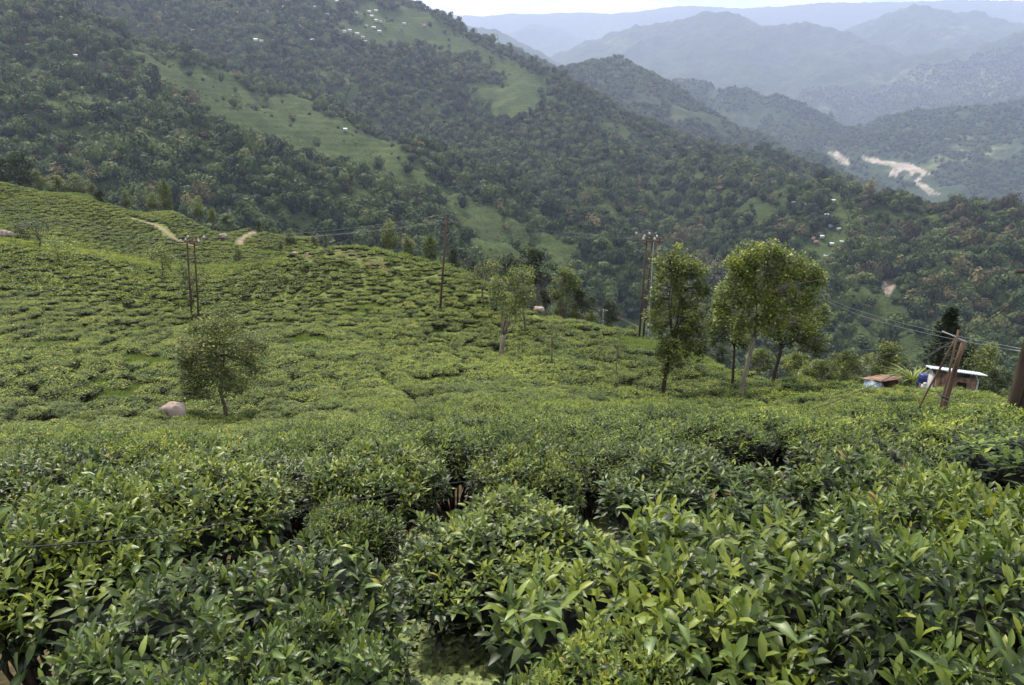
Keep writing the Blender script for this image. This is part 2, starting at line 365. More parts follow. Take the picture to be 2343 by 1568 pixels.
MOUNDS = [(*P(1050, 1485, 2.9)[:2], .55, 0.30), (*P(970, 1200, 5.1)[:2], 1.0, 0.62)]
_wx, _wy, _wr = warp(C[:, 0], C[:, 1]); _q = (C[:, 2] + 1.62) / (_wr + 4)
_K = tps_k((_wx[:, None] - _wx) ** 2 + (_wy[:, None] - _wy) ** 2) + np.eye(len(C)) * 0.0006
_Pm = np.stack([np.ones(len(C)), _wx, _wy], 1)
_A = np.block([[_K, _Pm], [_Pm.T, np.zeros((3, 3))]])
_sol = np.linalg.solve(_A, np.concatenate([_q, np.zeros(3)]))
def hz(x, y):
    x = np.atleast_1d(np.asarray(x, float)); y = np.atleast_1d(np.asarray(y, float))
    wx, wy, r = warp(x, y); q = np.zeros_like(wx)
    for i in range(len(C)): q += _sol[i] * tps_k((wx - _wx[i]) ** 2 + (wy - _wy[i]) ** 2)
    q += _sol[-3] + _sol[-2] * wx + _sol[-1] * wy
    z = q * (r + 4) - 1.62
    k = np.clip(r / 60, 0, 1)
    for a, b, rad, h in MOUNDS: z = z + h * np.exp(-((x - a) ** 2 + (y - b) ** 2) / rad ** 2)
    return z + k * (0.5 * fbm(x * 0.06, y * 0.06, 3)) + 0.06 * fbm(x * 0.7, y * 0.7, 3)
# bare and grassy patches, given as world discs (x, y, radius)
def disc(u, v, d, r): p = P(u, v, d); return (p[0], p[1], r)
BARE = [disc(800, 603, 100, 2.6), disc(700, 592, 108, 2.6), disc(850, 617, 93, 2.4), disc(880, 630, 88, 1.8), disc(760, 576, 109, 3.4), disc(720, 582, 110, 2.4), disc(2075, 892, 40, 2.6), disc(2120, 905, 37, 2.4), disc(1235, 706, 73, 2.0),
        disc(700, 580, 111, 2.5), disc(500, 540, 190, 2.2), disc(845, 745, 64, 0.9), disc(1665, 925, 30, .7), disc(20, 545, 155, 4)]
GRASSY = [disc(250, 875, 40, 1.5), disc(285, 852, 43, 1.5), disc(1180, 932, 20, 1.4), disc(700, 760, 62, 2.5), disc(850, 690, 73, 2), disc(480, 1000, 16, 1.1),
          disc(610, 572, 180, 3), disc(640, 585, 160, 3), disc(340, 800, 52, 2.2), disc(100, 780, 56, 2.2), disc(1500, 790, 62, 5), disc(1600, 815, 58, 5), disc(1750, 850, 52, 4), disc(900, 950, 20, 1)]
def in_discs(x, y, L, soft=1.0):
    m = np.zeros_like(x)
    for a, b, r in L:
        m = np.maximum(m, np.clip((1.25 - np.hypot(x - a, y - b) / (r * soft)) / 0.5, 0, 1))
    return m
nth, nr = 620, 460
th = np.radians(np.linspace(-100, 100, nth)); rr = 0.25 * (340 / 0.25) ** np.linspace(0, 1, nr)
RR, TH = np.meshgrid(rr, th, indexing='ij')
GX, GY = RR * np.sin(TH), RR * np.cos(TH)
GZ = hz(GX.ravel(), GY.ravel())
def grid_faces(a, b):
    i = np.arange(a - 1)[:, None] * b; j = np.arange(b - 1)[None]
    return np.stack([i + j, i + j + 1, i + b + j + 1, i + b + j], -1).reshape(-1, 4)
bare = in_discs(GX.ravel(), GY.ravel(), BARE) * 0.9
hump = np.clip(1 - np.hypot(GX.ravel() + 25, GY.ravel() - 98) / 34, 0, 1)
bare = np.maximum(bare, hump * 0.42)
bare = np.maximum(bare, 0.85 * np.clip((17 - np.hypot(GX.ravel(), GY.ravel())) / 4, 0, 1))  # near ground turned to dark soil to deepen the shade under bushes
me = mk_mesh('ground', np.stack([GX.ravel(), GY.ravel(), GZ], 1), grid_faces(nr, nth), M_ground, {'bare': bare}, True)
o = link('ground', me); o['kind'] = 'structure'

# ------------------------------------------------------------------ mountains: height fields grown from crest lines
KF = 1.18
def ridge_field(x, y, ridges, floor, K=1.0):
    z = np.full(x.shape, -1e9)
    for pts, s, cap in ridges:
        pts = np.array([P(p[0], p[1], p[2] * (K if p[2] > 5000 or K == 1.0 else .97)) for p in pts])
        for a, b in zip(pts[:-1], pts[1:]):
            dx, dy = b[0] - a[0], b[1] - a[1]; L2 = dx * dx + dy * dy + 1e-9
            tt = np.clip(((x - a[0]) * dx + (y - a[1]) * dy) / L2, 0, 1)
            dist = np.hypot(x - a[0] - tt * dx, y - a[1] - tt * dy)
            zz = a[2] + tt * (b[2] - a[2]) - s * dist * (1 + 0.0) - 0.0
            zz = zz + s * np.minimum(dist, cap) * 0.35      # rounded shoulders near the crest
            z = np.maximum(z, zz)
    return np.maximum(z, floor)
MAIN = [
    ([(300, -330, 2500), (600, -150, 2350), (860, 2, 2150), (930, 18, 2080), (985, 34, 2000), (1050, 88, 1900), (1130, 130, 1850), (1200, 150, 1750), (1290, 205, 1650), (1400, 268, 1580), (1500, 312, 1530), (1600, 335, 1500), (1700, 348, 1500), (1790, 368, 1500), (1870, 425, 1480), (1960, 500, 1400)], 0.50, 60),
    ([(-300, -250, 2100), (0, -60, 1750), (120, 20, 1600), (220, 62, 1450), (400, 140, 1270), (560, 196, 1120), (680, 236, 1030), (790, 292, 930), (900, 330, 860), (960, 385, 800), (1040, 448, 730), (1110, 505, 660)], 0.42, 60),
    ([(-300, -150, 1500), (-100, -60, 1300), (100, 10, 1130), (230, 80, 1020), (330, 160, 900), (430, 240, 820), (520, 300, 760), (620, 345, 720), (740, 390, 680), (880, 430, 640), (1020, 505, 590)], 0.46, 50),
    ([(-300, 150, 900), (0, 210, 820), (180, 215, 800), (330, 260, 760)], 0.36, 60),
    ([(1130, 150, 1800), (1180, 200, 1600), (1270, 268, 1400), (1400, 340, 1250), (1500, 420, 1120), (1580, 520, 1000), (1640, 620, 900)], 0.46, 50),
    ([(860, 60, 2050), (900, 140, 1800), (980, 220, 1550), (1100, 300, 1300), (1230, 380, 1100), (1350, 450, 950), (1450, 560, 850)], 0.44, 60),
    ([(1040, 448, 760), (1120, 480, 720), (1200, 505, 690), (1290, 540, 650), (1360, 600, 610)], 0.42, 40),
    ([(1547, 372, 1250), (1680, 382, 1150), (1750, 412, 1080), (1820, 440, 1020), (1930, 456, 950), (2010, 460, 910), (2120, 488, 890), (2230, 506, 870), (2342, 520, 850), (2600, 540, 850)], 0.42, 60),
    ([(1930, 428, 950), (1945, 500, 850), (1925, 570, 760), (1880, 640, 680), (1850, 720, 600)], 0.40, 40),
    ([(2342, 482, 850), (2330, 600, 720), (2250, 740, 600), (2200, 850, 520)], 0.42, 40),
    ([(1660, 370, 1260), (1680, 450, 1080), (1700, 540, 920), (1690, 640, 800)], 0.40, 50),
]
def main_h(x, y):
    wx = x + 45 * fbm(x / 260, y / 260, 4) * 1.2; wy = y + 45 * fbm(x / 260 + 50, y / 260 - 20, 4) * 1.2
    z = ridge_field(wx, wy, MAIN, -260)
    return z + 15 * fbm(x / 130 + 7, y / 130, 4) + 9.0 * ridged(x / 95, y / 95, 3) - 9
FIELDS = [
    [(200, 66), (300, 96), (420, 142), (560, 192), (690, 232), (800, 288), (905, 322), (965, 375), (1050, 445), (1090, 500), (1030, 500), (930, 440), (870, 408), (760, 398), (610, 332), (500, 300), (470, 250), (400, 208), (330, 170), (250, 110)],
    [(70, 232), (120, 214), (200, 208), (290, 222), (280, 246), (190, 254), (90, 250)],
    [(760, 55), (830, 8), (900, 8), (985, 28), (1060, 86), (1140, 130), (1200, 160), (1260, 235), (1285, 268), (1200, 275), (1130, 215), (1170, 190), (1060, 130), (960, 115), (880, 110), (820, 95)],
    [(1090, 190), (1180, 170), (1250, 235), (1285, 268), (1190, 272), (1110, 262), (1060, 236)],
    [(1050, 455), (1120, 478), (1200, 502), (1290, 535), (1340, 575), (1330, 620), (1200, 620), (1080, 610), (1040, 540)],
    [(1130, 420), (1200, 455), (1260, 500), (1320, 530), (1250, 520), (1150, 470)],
    [(1890, 455), (1945, 432), (1945, 510), (1935, 570), (1895, 615), (1845, 605), (1790, 600), (1800, 570), (1870, 540)],
    [(1900, 600), (1950, 650), (2050, 750), (2080, 810), (1960, 790), (1900, 700)],
    [(1640, 440), (1700, 430), (1770, 460), (1800, 500), (1730, 520), (1660, 490)],
    [(730, 170), (800, 175), (840, 215), (790, 240), (740, 215)],
    [(1380, 250), (1440, 300), (1480, 345), (1420, 335), (1370, 290)],
    [(1300, 430), (1400, 470), (1430, 520), (1360, 510), (1300, 470)],
    [(1790, 415), (1840, 425), (1850, 460), (1800, 470), (1780, 440)],
    [(100, 260), (200, 300), (320, 330), (280, 350), (150, 320)],
]
def in_poly(u, v, poly):
    c = np.zeros(u.shape, bool); n = len(poly)
    for i in range(n):
        x1, y1 = poly[i]; x2, y2 = poly[(i + 1) % n]
        if y1 == y2: continue
        c ^= ((y1 > v) != (y2 > v)) & (u < (x2 - x1) * (v - y1) / (y2 - y1) + x1)
    return c
def field_mask(x, y, z):
    u, v, f = proj(np.stack([x, y, z], -1))
    u = u + 44 * fbm(x / 90, y / 90, 5, gain=.66); v = v + 30 * fbm(x / 90 + 33, y / 90, 5, gain=.62)
    m = np.zeros(u.shape)
    for i, p in enumerate(FIELDS): m = np.maximum(m, in_poly(u, v, p) * (1.0 if i not in (5, 7, 8, 9, 10, 11, 12, 13) else 0.8))
    n = fbm(x / 110 + 3, y / 110 + 8, 4)
    m = np.maximum(m, np.clip((n - 0.16) * 3, 0, 0.80))
    return m
NXm, NYm = 620, 400
gx = np.linspace(-1, 1, NXm); gy = np.linspace(0, 1, NYm)
yy = 260 + 2500 * gy ** 1.25
MY, MXn = np.meshgrid(yy, gx, indexing='ij')
MX = MXn * (MY * 0.86 + 250)
MZ = main_h(MX.ravel(), MY.ravel())
MF = field_mask(MX.ravel(), MY.ravel(), MZ)
mu, mv, mf_ = proj(np.stack([MX.ravel(), MY.ravel(), MZ], -1))
mb = ((np.hypot((mu - 2033) / 14, (mv - 655) / 20) < 1) & (MY.ravel() > 300)).astype(float)
me = mk_mesh('mountain', np.stack([MX.ravel(), MY.ravel(), MZ], 1), grid_faces(NYm, NXm), M_mount, {'field': MF, 'bare': mb * .8}, True)
o = link('mountain', me); o['kind'] = 'structure'

# far ranges and the river valley
FAR = [
    ([(1000, 60, 3600), (1200, 132, 3300), (1290, 150, 3200), (1345, 140, 3150), (1420, 168, 3050), (1500, 220, 2950), (1600, 270, 2850), (1700, 305, 2800), (1790, 340, 2700), (1880, 400, 2600), (2000, 470, 2500)], 0.5, 80),
    ([(1420, 190, 4700), (1560, 205, 4500), (1640, 210, 4400), (1700, 208, 4350), (1780, 236, 4200), (1880, 272, 4000), (1960, 325, 3800), (2050, 400, 3500)], 0.5, 80),
    ([(2700, 120, 4600), (2500, 175, 4500), (2342, 205, 4400), (2200, 240, 4300), (2060, 280, 4200), (1960, 302, 4150), (1890, 312, 4100), (1840, 350, 4000)], 0.36, 120),
    ([(2342, 205, 4400), (2300, 330, 3700), (2250, 450, 3200)], 0.36, 120),
    ([(2900, 0, 6600), (2600, 40, 6500), (2342, 82, 6400), (2250, 105, 6300), (2130, 130, 6200), (2000, 155, 6100), (1900, 170, 6000), (1800, 198, 5800), (1740, 240, 5600)], 0.42, 120),
    ([(1280, 134, 7400), (1400, 80, 7400), (1500, 56, 7400), (1600, 36, 7400), (1660, 32, 7400), (1760, 50, 7300), (1880, 68, 7200), (2000, 106, 7000), (2090, 145, 6800)], 0.45, 150),
    ([(1660, 42, 7400), (1600, 130, 6500), (1560, 200, 5600)], 0.45, 150),
    ([(1900, 100, 9000), (1990, 60, 8800), (2050, 32, 8600), (2110, 14, 8500), (2180, 30, 8500), (2230, 25, 8500), (2300, 55, 8400), (2400, 95, 8300), (2600, 130, 8300)], 0.45, 150),
    ([(800, 10, 7000), (960, 30, 6600), (1020, 36, 6500), (1060, 54, 6400), (1110, 84, 6300), (1160, 100, 6200), (1230, 150, 6000)], 0.45, 150),
    ([(1250, 60, 11000), (1340, 100, 10500), (1420, 120, 10000)], 0.3, 200),
]
HOR = [([(600, 36, 12500), (900, 32, 12500), (1100, 36, 12500), (1250, 30, 12500), (1400, 32, 12500), (1550, 15, 12500), (1700, 19, 12500), (1850, 7, 12500), (2000, 5, 12500), (2150, -1, 12500), (2342, 1, 12500), (2700, -21, 12500)], 0.6, 400)]
def far_h(x, y):
    wx = x + 150 * fbm(x / 900, y / 900, 4); wy = y + 150 * fbm(x / 900 + 50, y / 900 - 20, 4)
    r = np.hypot(x, y)
    floor = np.interp(r, [2600, 6000, 11700, 15000], [-560, -500, -200, 450])
    z = np.maximum(ridge_field(wx, wy, FAR, -2000, KF), floor)
    z = z + np.interp(r, [2500, 5000], [25, 55]) * fbm(x / 500 + 7, y / 500, 6) + np.interp(r, [2500, 5000], [30, 75]) * (ridged(x / 650, y / 650, 5) - 1.0)
    return np.maximum(z, ridge_field(x, y, HOR, -3000, KF) + 40 * fbm(x / 700, y / 700, 4))
NXf, NYf = 620, 640
yy = 1500 * (18500 / 1500) ** np.linspace(0, 1, NYf)
FY, FXn = np.meshgrid(yy, np.linspace(-0.25, 1, NXf), indexing='ij')
FX = FXn * FY * 0.95
FZ = far_h(FX.ravel(), FY.ravel())
fu, fv, ff = proj(np.stack([FX.ravel(), FY.ravel(), FZ], -1))
fld = np.zeros(len(FZ))
for (a, b, ra, rb, s) in ((2200, 330, 170, 70, 1.6), (2280, 300, 110, 40, 1.4), (2080, 380, 90, 30, .8), (2180, 190, 200, 50, .8), (1950, 240, 120, 30, .5), (1650, 260, 120, 30, .5), (1500, 190, 80, 30, .7), (1380, 90, 60, 50, .35), (2180, 70, 60, 40, .6), (1600, 240, 60, 20, .5)):
    fld = np.maximum(fld, s * np.clip(1.2 - np.hypot((fu - a) / ra, (fv - b) / rb), 0, 1))
# landslide scars and the gravelly river bed
SCAR = [[(1890, 348), (1915, 348), (1940, 364), (1943, 378), (1925, 374)], [(1970, 359), (2000, 362), (2040, 371), (2090, 378), (2112, 388), (2136, 402), (2100, 398), (2060, 387), (2020, 378), (1980, 368)],
        [(2048, 374), (2072, 376), (2050, 404), (2034, 400)], [(2088, 390), (2098, 392), (2074, 412), (2064, 409)], [(2110, 396), (2118, 398), (2098, 418), (2090, 415)], [(2088, 416), (2114, 422), (2150, 446), (2125, 445)]]
fb = np.zeros(len(FZ))
uu_, vv_ = fu + 6 * fbm(FX.ravel() / 90, FY.ravel() / 90, 4), fv + 4 * fbm(FX.ravel() / 90 + 9, FY.ravel() / 90, 4)
for s_ in SCAR: fb = np.maximum(fb, in_poly(uu_, vv_, s_) * np.clip(.95 + 1.3 * fbm(FX.ravel() / 45, FY.ravel() / 160, 3), 0, 1))
me = mk_mesh('far_mountains', np.stack([FX.ravel(), FY.ravel(), FZ], 1), grid_faces(NYf, NXf), M_far, {'field': fld, 'bare': fb}, True)
o = link('far_mountains', me); o['kind'] = 'structure'

# ------------------------------------------------------------------ haze: one even box of air round everything
hm, ht = new_mat('haze')
ho = N(ht, 'ShaderNodeOutputMaterial'); hv = N(ht, 'ShaderNodeVolumePrincipled')
hv.inputs['Color'].default_value = (0.63, 0.72, 1.0, 1); hv.inputs['Density'].default_value = HAZE_DENSITY
hv.inputs['Anisotropy'].default_value = 0.2
ht.links.new(hv.outputs[0], ho.inputs['Volume'])
g = Geo(); zt = max(float(MZ.max()), float(FZ.max())) + 40
zb = min(float(MZ.min()), float(FZ.min()), float(GZ.min())) - 3
g.box((6000, 9900, (zt + zb) / 2), (32000, 21400, zt - zb))
o = link('haze', mk_mesh('haze', np.concatenate(g.v), [np.concatenate(g.f[4])], hm)); o['kind'] = 'stuff'

# ------------------------------------------------------------------ leaves
def unit(v): return v / (np.linalg.norm(v, axis=-1, keepdims=True) + 1e-9)
def leaves(Pb, D, L, Wd, tint, res=2, curl=0.35, nrm=None):
    """res 0: flat diamond; 1: folded diamond; 2: arched folded blade. Returns verts, faces, tint, rib"""
    n = len(Pb)
    D = unit(D); up = np.array([0, 0, 1.0]) if nrm is None else nrm
    S = unit(np.cross(D, up + 0.15 * rng.randn(n, 3))); Nn = np.cross(S, D)
    L = L[:, None]; Wd = Wd[:, None]
    if res == 0:
        v = np.stack([Pb, Pb + D * L * .45 - S * Wd, Pb + D * L * .5 + S * Wd, Pb + D * L], 1)
        f = np.array([(0, 2, 3, 1)]); rb = [0, 0, 0, 0]
    elif res == 1:
        v = np.stack([Pb, Pb + D * L * .45 - S * Wd + Nn * Wd * .3, Pb + D * L * .5, Pb + D * L * .45 + S * Wd + Nn * Wd * .3, Pb + D * L - Nn * L * curl * .6], 1)
        f = np.array([(0, 2, 1), (0, 3, 2), (1, 2, 4), (2, 3, 4)]); rb = [0.3, 0, .3, 0, 0]
    else:
        ts = (0.0, .12, .38, .66, .88, 1.0) if res > 2 else (0.0, .3, .68, 1.0)
        ws = (0.0, .42, 1.0, .9, .42, 0) if res > 2 else (0.0, .9, .9, 0)
        CV = (.3 + 1.5 * rng.rand(n))[:, None]; rows = []; rb = []
        for i, (tt, w) in enumerate(zip(ts, ws)):
            c = Pb + D * L * (tt - 0.12 * curl * tt * tt) - Nn * L * (curl * CV) * tt * tt * .75
            if w == 0: rows.append(c); rb.append(1.0)
            else:
                rows += [c - S * Wd * w + Nn * Wd * .32 * w, c, c + S * Wd * w + Nn * Wd * .32 * w]; rb += [0, 1.0, 0]
        v = np.stack(rows, 1); m = len(ts) - 2
        q = []
        for i in range(m - 1):
            a = 1 + 3 * i; q += [(a, a + 1, a + 4, a + 3), (a + 1, a + 2, a + 5, a + 4)]
        last = 1 + 3 * (m - 1); tip = 1 + 3 * m
        f3 = np.array([(0, 2, 1), (0, 3, 2), (last, last + 1, tip), (last + 1, last + 2, tip)]); f4 = np.array(q)
        k = v.shape[1]; off = (np.arange(n) * k)[:, None, None]
        return v.reshape(-1, 3), [(f3[None] + off).reshape(-1, 3), (f4[None] + off).reshape(-1, 4)], np.repeat(tint, k), np.tile(rb, n)
    k = v.shape[1]; off = (np.arange(n) * k)[:, None, None]
    return v.reshape(-1, 3), [(f[None] + off).reshape(-1, f.shape[1])], np.repeat(tint, k), np.tile(rb, n)

def bush_surface(n, rad, h, seed=0, top_only=False):
    """points + outward normals on the leafy shell of a plucked tea bush: flat-domed top, steep sides"""
    a = rng.rand(n) * 2 * math.pi
    s = rng.rand(n) * 1.42
    lob = 1 + 0.13 * np.sin(3 * a + seed) + 0.08 * np.sin(5 * a + seed * 2.1)
    t = np.sqrt(np.clip(s, 0, 1)); side = np.clip(s - 1, 0, 1) / .42
    r = np.where(s < 1, t * 0.93, 0.93 + 0.07 * np.sin(side * math.pi) - 0.16 * side) * rad * lob
    z = np.where(s < 1, h * (1 - 0.16 * t ** 3), h * (0.84 - 0.27 * side))
    bump = 0.05 * np.sin(a * 4 + r * 9 + seed) + 0.04 * np.sin(r * 14 - a * 2)
    p = np.stack([r * np.cos(a), r * np.sin(a), z + bump * h * (s < 1)], 1)
    nn = np.stack([np.cos(a), np.sin(a), np.zeros(n)], 1) * np.where(s < 1, 0.35 * t ** 2, 1.0)[:, None]
    nn[:, 2] = np.where(s < 1, 1, 0.35)
    return p, unit(nn), s
def shoots(p, nn, s, per, Lm, seedtint=0.0):
    """spiral of leaves round each shoot: pale small ones at the tip, dark large ones below"""
    n = len(p); PB = []; D = []; L = []; T = []
    ax = unit(nn * 0.55 + np.array([0, 0, 0.75]) + 0.28 * rng.randn(n, 3))
    a0 = rng.rand(n) * 6.28
    ref = unit(np.cross(ax, np.array([1.0, 0.1, 0]))); ref2 = np.cross(ax, ref)
    young = np.clip(rng.randn(n) * 0.17 + 0.52 + seedtint - 0.62 * np.clip((s - .9) * 2.5, 0, 1), 0, 1)  # random leaf age, plus shade painted as darker tint on the bush sides
    for k in range(per):
        q = k / max(per - 1, 1)                         # 0 tip .. 1 lowest
        a = a0 + k * 2.39
        out = ref * np.cos(a)[:, None] + ref2 * np.sin(a)[:, None]
        tilt = 0.5 + 0.85 * q
        d = unit(ax * math.cos(tilt) + out * math.sin(tilt) + 0.12 * rng.randn(n, 3))
        PB.append(p + ax * ((0.5 - q) * Lm * 1.1)); D.append(d)
        L.append(Lm * (0.5 + 0.6 * q) * (0.62 + 0.7 * rng.rand(n)))
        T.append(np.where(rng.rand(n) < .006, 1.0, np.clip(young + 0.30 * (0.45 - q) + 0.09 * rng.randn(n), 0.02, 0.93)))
    return np.concatenate(PB), np.concatenate(D), np.concatenate(L), np.concatenate(T)
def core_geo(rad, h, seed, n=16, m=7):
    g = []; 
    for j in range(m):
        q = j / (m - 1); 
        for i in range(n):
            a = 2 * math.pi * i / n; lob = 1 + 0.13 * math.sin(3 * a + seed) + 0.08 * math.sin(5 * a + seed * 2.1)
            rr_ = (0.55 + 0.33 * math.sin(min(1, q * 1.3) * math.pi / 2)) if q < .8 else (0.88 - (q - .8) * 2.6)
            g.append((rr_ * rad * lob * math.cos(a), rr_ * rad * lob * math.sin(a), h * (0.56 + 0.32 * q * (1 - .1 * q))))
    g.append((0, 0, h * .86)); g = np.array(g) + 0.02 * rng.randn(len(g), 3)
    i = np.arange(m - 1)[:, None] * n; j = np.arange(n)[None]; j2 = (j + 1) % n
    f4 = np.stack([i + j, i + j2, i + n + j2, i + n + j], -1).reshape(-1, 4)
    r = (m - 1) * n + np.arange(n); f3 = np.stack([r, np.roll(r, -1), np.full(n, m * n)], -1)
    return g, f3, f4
def stems_mesh(rad, h, n=34):
    g = Geo()
    for i in range(n):
        a = rng.rand() * 6.28; r0 = rng.rand() * .22 * rad; r1 = (0.25 + .6 * rng.rand()) * rad
        p0 = np.array([r0 * math.cos(a), r0 * math.sin(a), -0.15]); p2 = np.array([r1 * math.cos(a + .3), r1 * math.sin(a + .3), h * (.72 + .15 * rng.rand())])
        p1 = (p0 + p2) / 2 + np.array([*(rng.randn(2) * .06), -.03])
        g.tube([p0, p0 * .6 + p1 * .4 + rng.randn(3) * .01, p1, p2], [.016, .013, .011, .005], 5)
    return g.mesh('stems', M_twig)
def foliage_mesh(name, nsh, per, Lm, res, rad, h, seed, mat, core=True, seedtint=0.0, wr=0.175):
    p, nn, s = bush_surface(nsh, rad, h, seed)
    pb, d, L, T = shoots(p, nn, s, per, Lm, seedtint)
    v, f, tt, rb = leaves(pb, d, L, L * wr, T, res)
    mats = [mat]; mi = [np.zeros(len(q), int) for q in f]
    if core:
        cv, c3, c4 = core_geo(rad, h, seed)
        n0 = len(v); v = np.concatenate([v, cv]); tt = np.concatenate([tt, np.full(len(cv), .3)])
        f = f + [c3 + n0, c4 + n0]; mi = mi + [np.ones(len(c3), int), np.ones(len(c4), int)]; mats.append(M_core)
    return mk_mesh(name, v, f, mats, {'tint': tt}, False, np.concatenate(mi))

BR, BH = 0.62, 0.80
SEEDT = [.12, .07, -.10, -.05]
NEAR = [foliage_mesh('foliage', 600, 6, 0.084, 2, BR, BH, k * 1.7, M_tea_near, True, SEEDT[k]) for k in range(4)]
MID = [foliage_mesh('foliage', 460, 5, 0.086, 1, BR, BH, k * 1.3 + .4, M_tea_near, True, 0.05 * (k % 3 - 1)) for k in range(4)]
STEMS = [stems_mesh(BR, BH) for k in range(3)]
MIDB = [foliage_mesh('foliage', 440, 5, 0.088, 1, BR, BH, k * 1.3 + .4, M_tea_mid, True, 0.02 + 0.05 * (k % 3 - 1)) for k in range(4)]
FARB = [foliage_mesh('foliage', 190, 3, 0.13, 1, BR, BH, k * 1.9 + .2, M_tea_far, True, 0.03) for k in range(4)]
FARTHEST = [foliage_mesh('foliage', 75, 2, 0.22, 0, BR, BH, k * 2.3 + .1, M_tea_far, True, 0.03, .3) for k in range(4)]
# single leaves of the closest bushes: 9 shapes (three tones of age and painted side shade, three curls)
LEAF1 = []
for tone in (0.25, 0.48, 0.82):
    for cu in (0.15, 0.4, 0.7):
        v, f, tt, rb = leaves(np.zeros((1, 3)), np.array([[0, 0, 1.0]]), np.array([1.0]), np.array([.185]), np.array([tone]), 3, cu, np.array([[0, -1.0, 0]]))
        LEAF1.append(mk_mesh('leaf', v, f, M_tea_leaf, {'tint': tt, 'rib': rb}, True))

def frames(D):
    """euler-free: matrices whose Z is the leaf direction, -Y roughly up"""
    out = []
    for d in D:
        z = Vector(d).normalized(); y = Vector((0, 0, -1)) + Vector(rng.randn(3) * .15); y = (y - z * y.dot(z)).normalized(); x = y.cross(z)
        out.append(Matrix((x, y, z)).transposed().to_4x4())
    return out

def inst_group(name, pts, rot, scl, vi, sources):
    """one 'stuff' object: geometry nodes place a source mesh on every point"""
    me = bpy.data.meshes.new(name); me.vertices.add(len(pts)); me.vertices.foreach_set('co', np.ascontiguousarray(pts, np.float32).ravel())
    a = me.attributes.new('rot', 'FLOAT_VECTOR', 'POINT'); a.data.foreach_set('vector', np.ascontiguousarray(rot, np.float32).ravel())
    a = me.attributes.new('scl', 'FLOAT_VECTOR', 'POINT'); a.data.foreach_set('vector', np.ascontiguousarray(scl, np.float32).ravel())
    a = me.attributes.new('vi', 'INT', 'POINT'); a.data.foreach_set('value', np.ascontiguousarray(vi, np.int32))
    o = link(name, me); o['kind'] = 'stuff'
    src = bpy.data.collections.new(name + '_sources')
    for i, s in enumerate(sources):
        so = bpy.data.objects.new('%s_source_%02d' % (name, i), s); src.objects.link(so)
    ng = bpy.data.node_groups.new(name, 'GeometryNodeTree')
    ng.interface.new_socket('Geometry', in_out='INPUT', socket_type='NodeSocketGeometry')
    ng.interface.new_socket('Geometry', in_out='OUTPUT', socket_type='NodeSocketGeometry')
    gi = ng.nodes.new('NodeGroupInput'); go = ng.nodes.new('NodeGroupOutput')
    ip = ng.nodes.new('GeometryNodeInstanceOnPoints'); ci = ng.nodes.new('GeometryNodeCollectionInfo')
    ci.inputs['Collection'].default_value = src; ci.inputs['Separate Children'].default_value = True; ci.inputs['Reset Children'].default_value = True
    def att(nm, ty):
        q = ng.nodes.new('GeometryNodeInputNamedAttribute'); q.data_type = ty; q.inputs['Name'].default_value = nm; return q.outputs['Attribute']
    e2r = ng.nodes.new('FunctionNodeEulerToRotation')
    L_ = ng.links.new
    L_(gi.outputs[0], ip.inputs['Points']); L_(ci.outputs[0], ip.inputs['Instance']); ip.inputs['Pick Instance'].default_value = True
    L_(att('vi', 'INT'), ip.inputs['Instance Index']); L_(att('rot', 'FLOAT_VECTOR'), e2r.inputs[0]); L_(e2r.outputs[0], ip.inputs['Rotation'])
    L_(att('scl', 'FLOAT_VECTOR'), ip.inputs['Scale']); L_(ip.outputs[0], go.inputs[0])
    md = o.modifiers.new('scatter', 'NODES'); md.node_group = ng
    return o

# ------------------------------------------------------------------ tea bushes
# the nearest ones are set by hand: pixel of the canopy centre, distance, radius factor, label
HAND = [
    (1710, 1385, 2.35, 1.03, 1.0, 'big bright green tea bush filling the lower right, its pale new leaves catching the light'),
    (1170, 1228, 3.95, 0.93, 1.0, 'bright-topped tea bush with a dark twiggy underside, lower middle beside the weedy gap'),
    (555, 1420, 2.65, 0.88, 1.0, 'grey-green tea bush with long leaves, lower left, between black hollow and weedy gap'),
    (2330, 1430, 2.15, 0.75, 0.95, 'dark leaved tea bush cut by the lower right corner of the photo'),
    (90, 1222, 4.2, .95, 1.0, 'shaded tea bush over the black hollow at the left edge'),
    (1390, 1590, 1.95, 0.42, 0.85, 'small tea bush with large pointed shoots at the bottom middle edge'),
    (640, 1590, 1.95, 0.50, 0.95, 'tea bush of pale broad leaves cut by the bottom edge left of the weedy gap'),
    (790, 1200, 4.55, 0.50, 0.95, 'small greyish tea bush beside the dry patch in the path gap'),
    (430, 1118, 5.9, 1.12, 1.05, 'wide tea bush crossed by the thin black cable at left'),
    (860, 1070, 7.3, 1.15, 1.0, 'tea bush standing dark-sided behind the dry weedy patch'),
    (1600, 1112, 5.85, 1.25, 1.0, 'broad tea bush with black shade below it, behind the bright lower right bush'),
    (2100, 1150, 4.6, 1.05, 1.05, 'tea bush with a yellow-green top behind the lower right corner bush'),
    (2330, 1230, 3.5, 0.85, 1.0, 'tea bush touching the right edge above the dark corner bush'),
    (1220, 1068, 7.2, 0.95, 1.0, 'tea bush in the middle of the photo above the bright-topped one'),
    (90, 1110, 6.4, 1.05, 1.0, 'tea bush near the left edge behind the black hollow'),
]
placed = []       # x, y, r
def shadow_free(x, y, r):
    return all((x - a) ** 2 + (y - b) ** 2 > (r + c) ** 2 * 1.26 for a, b, c in placed)
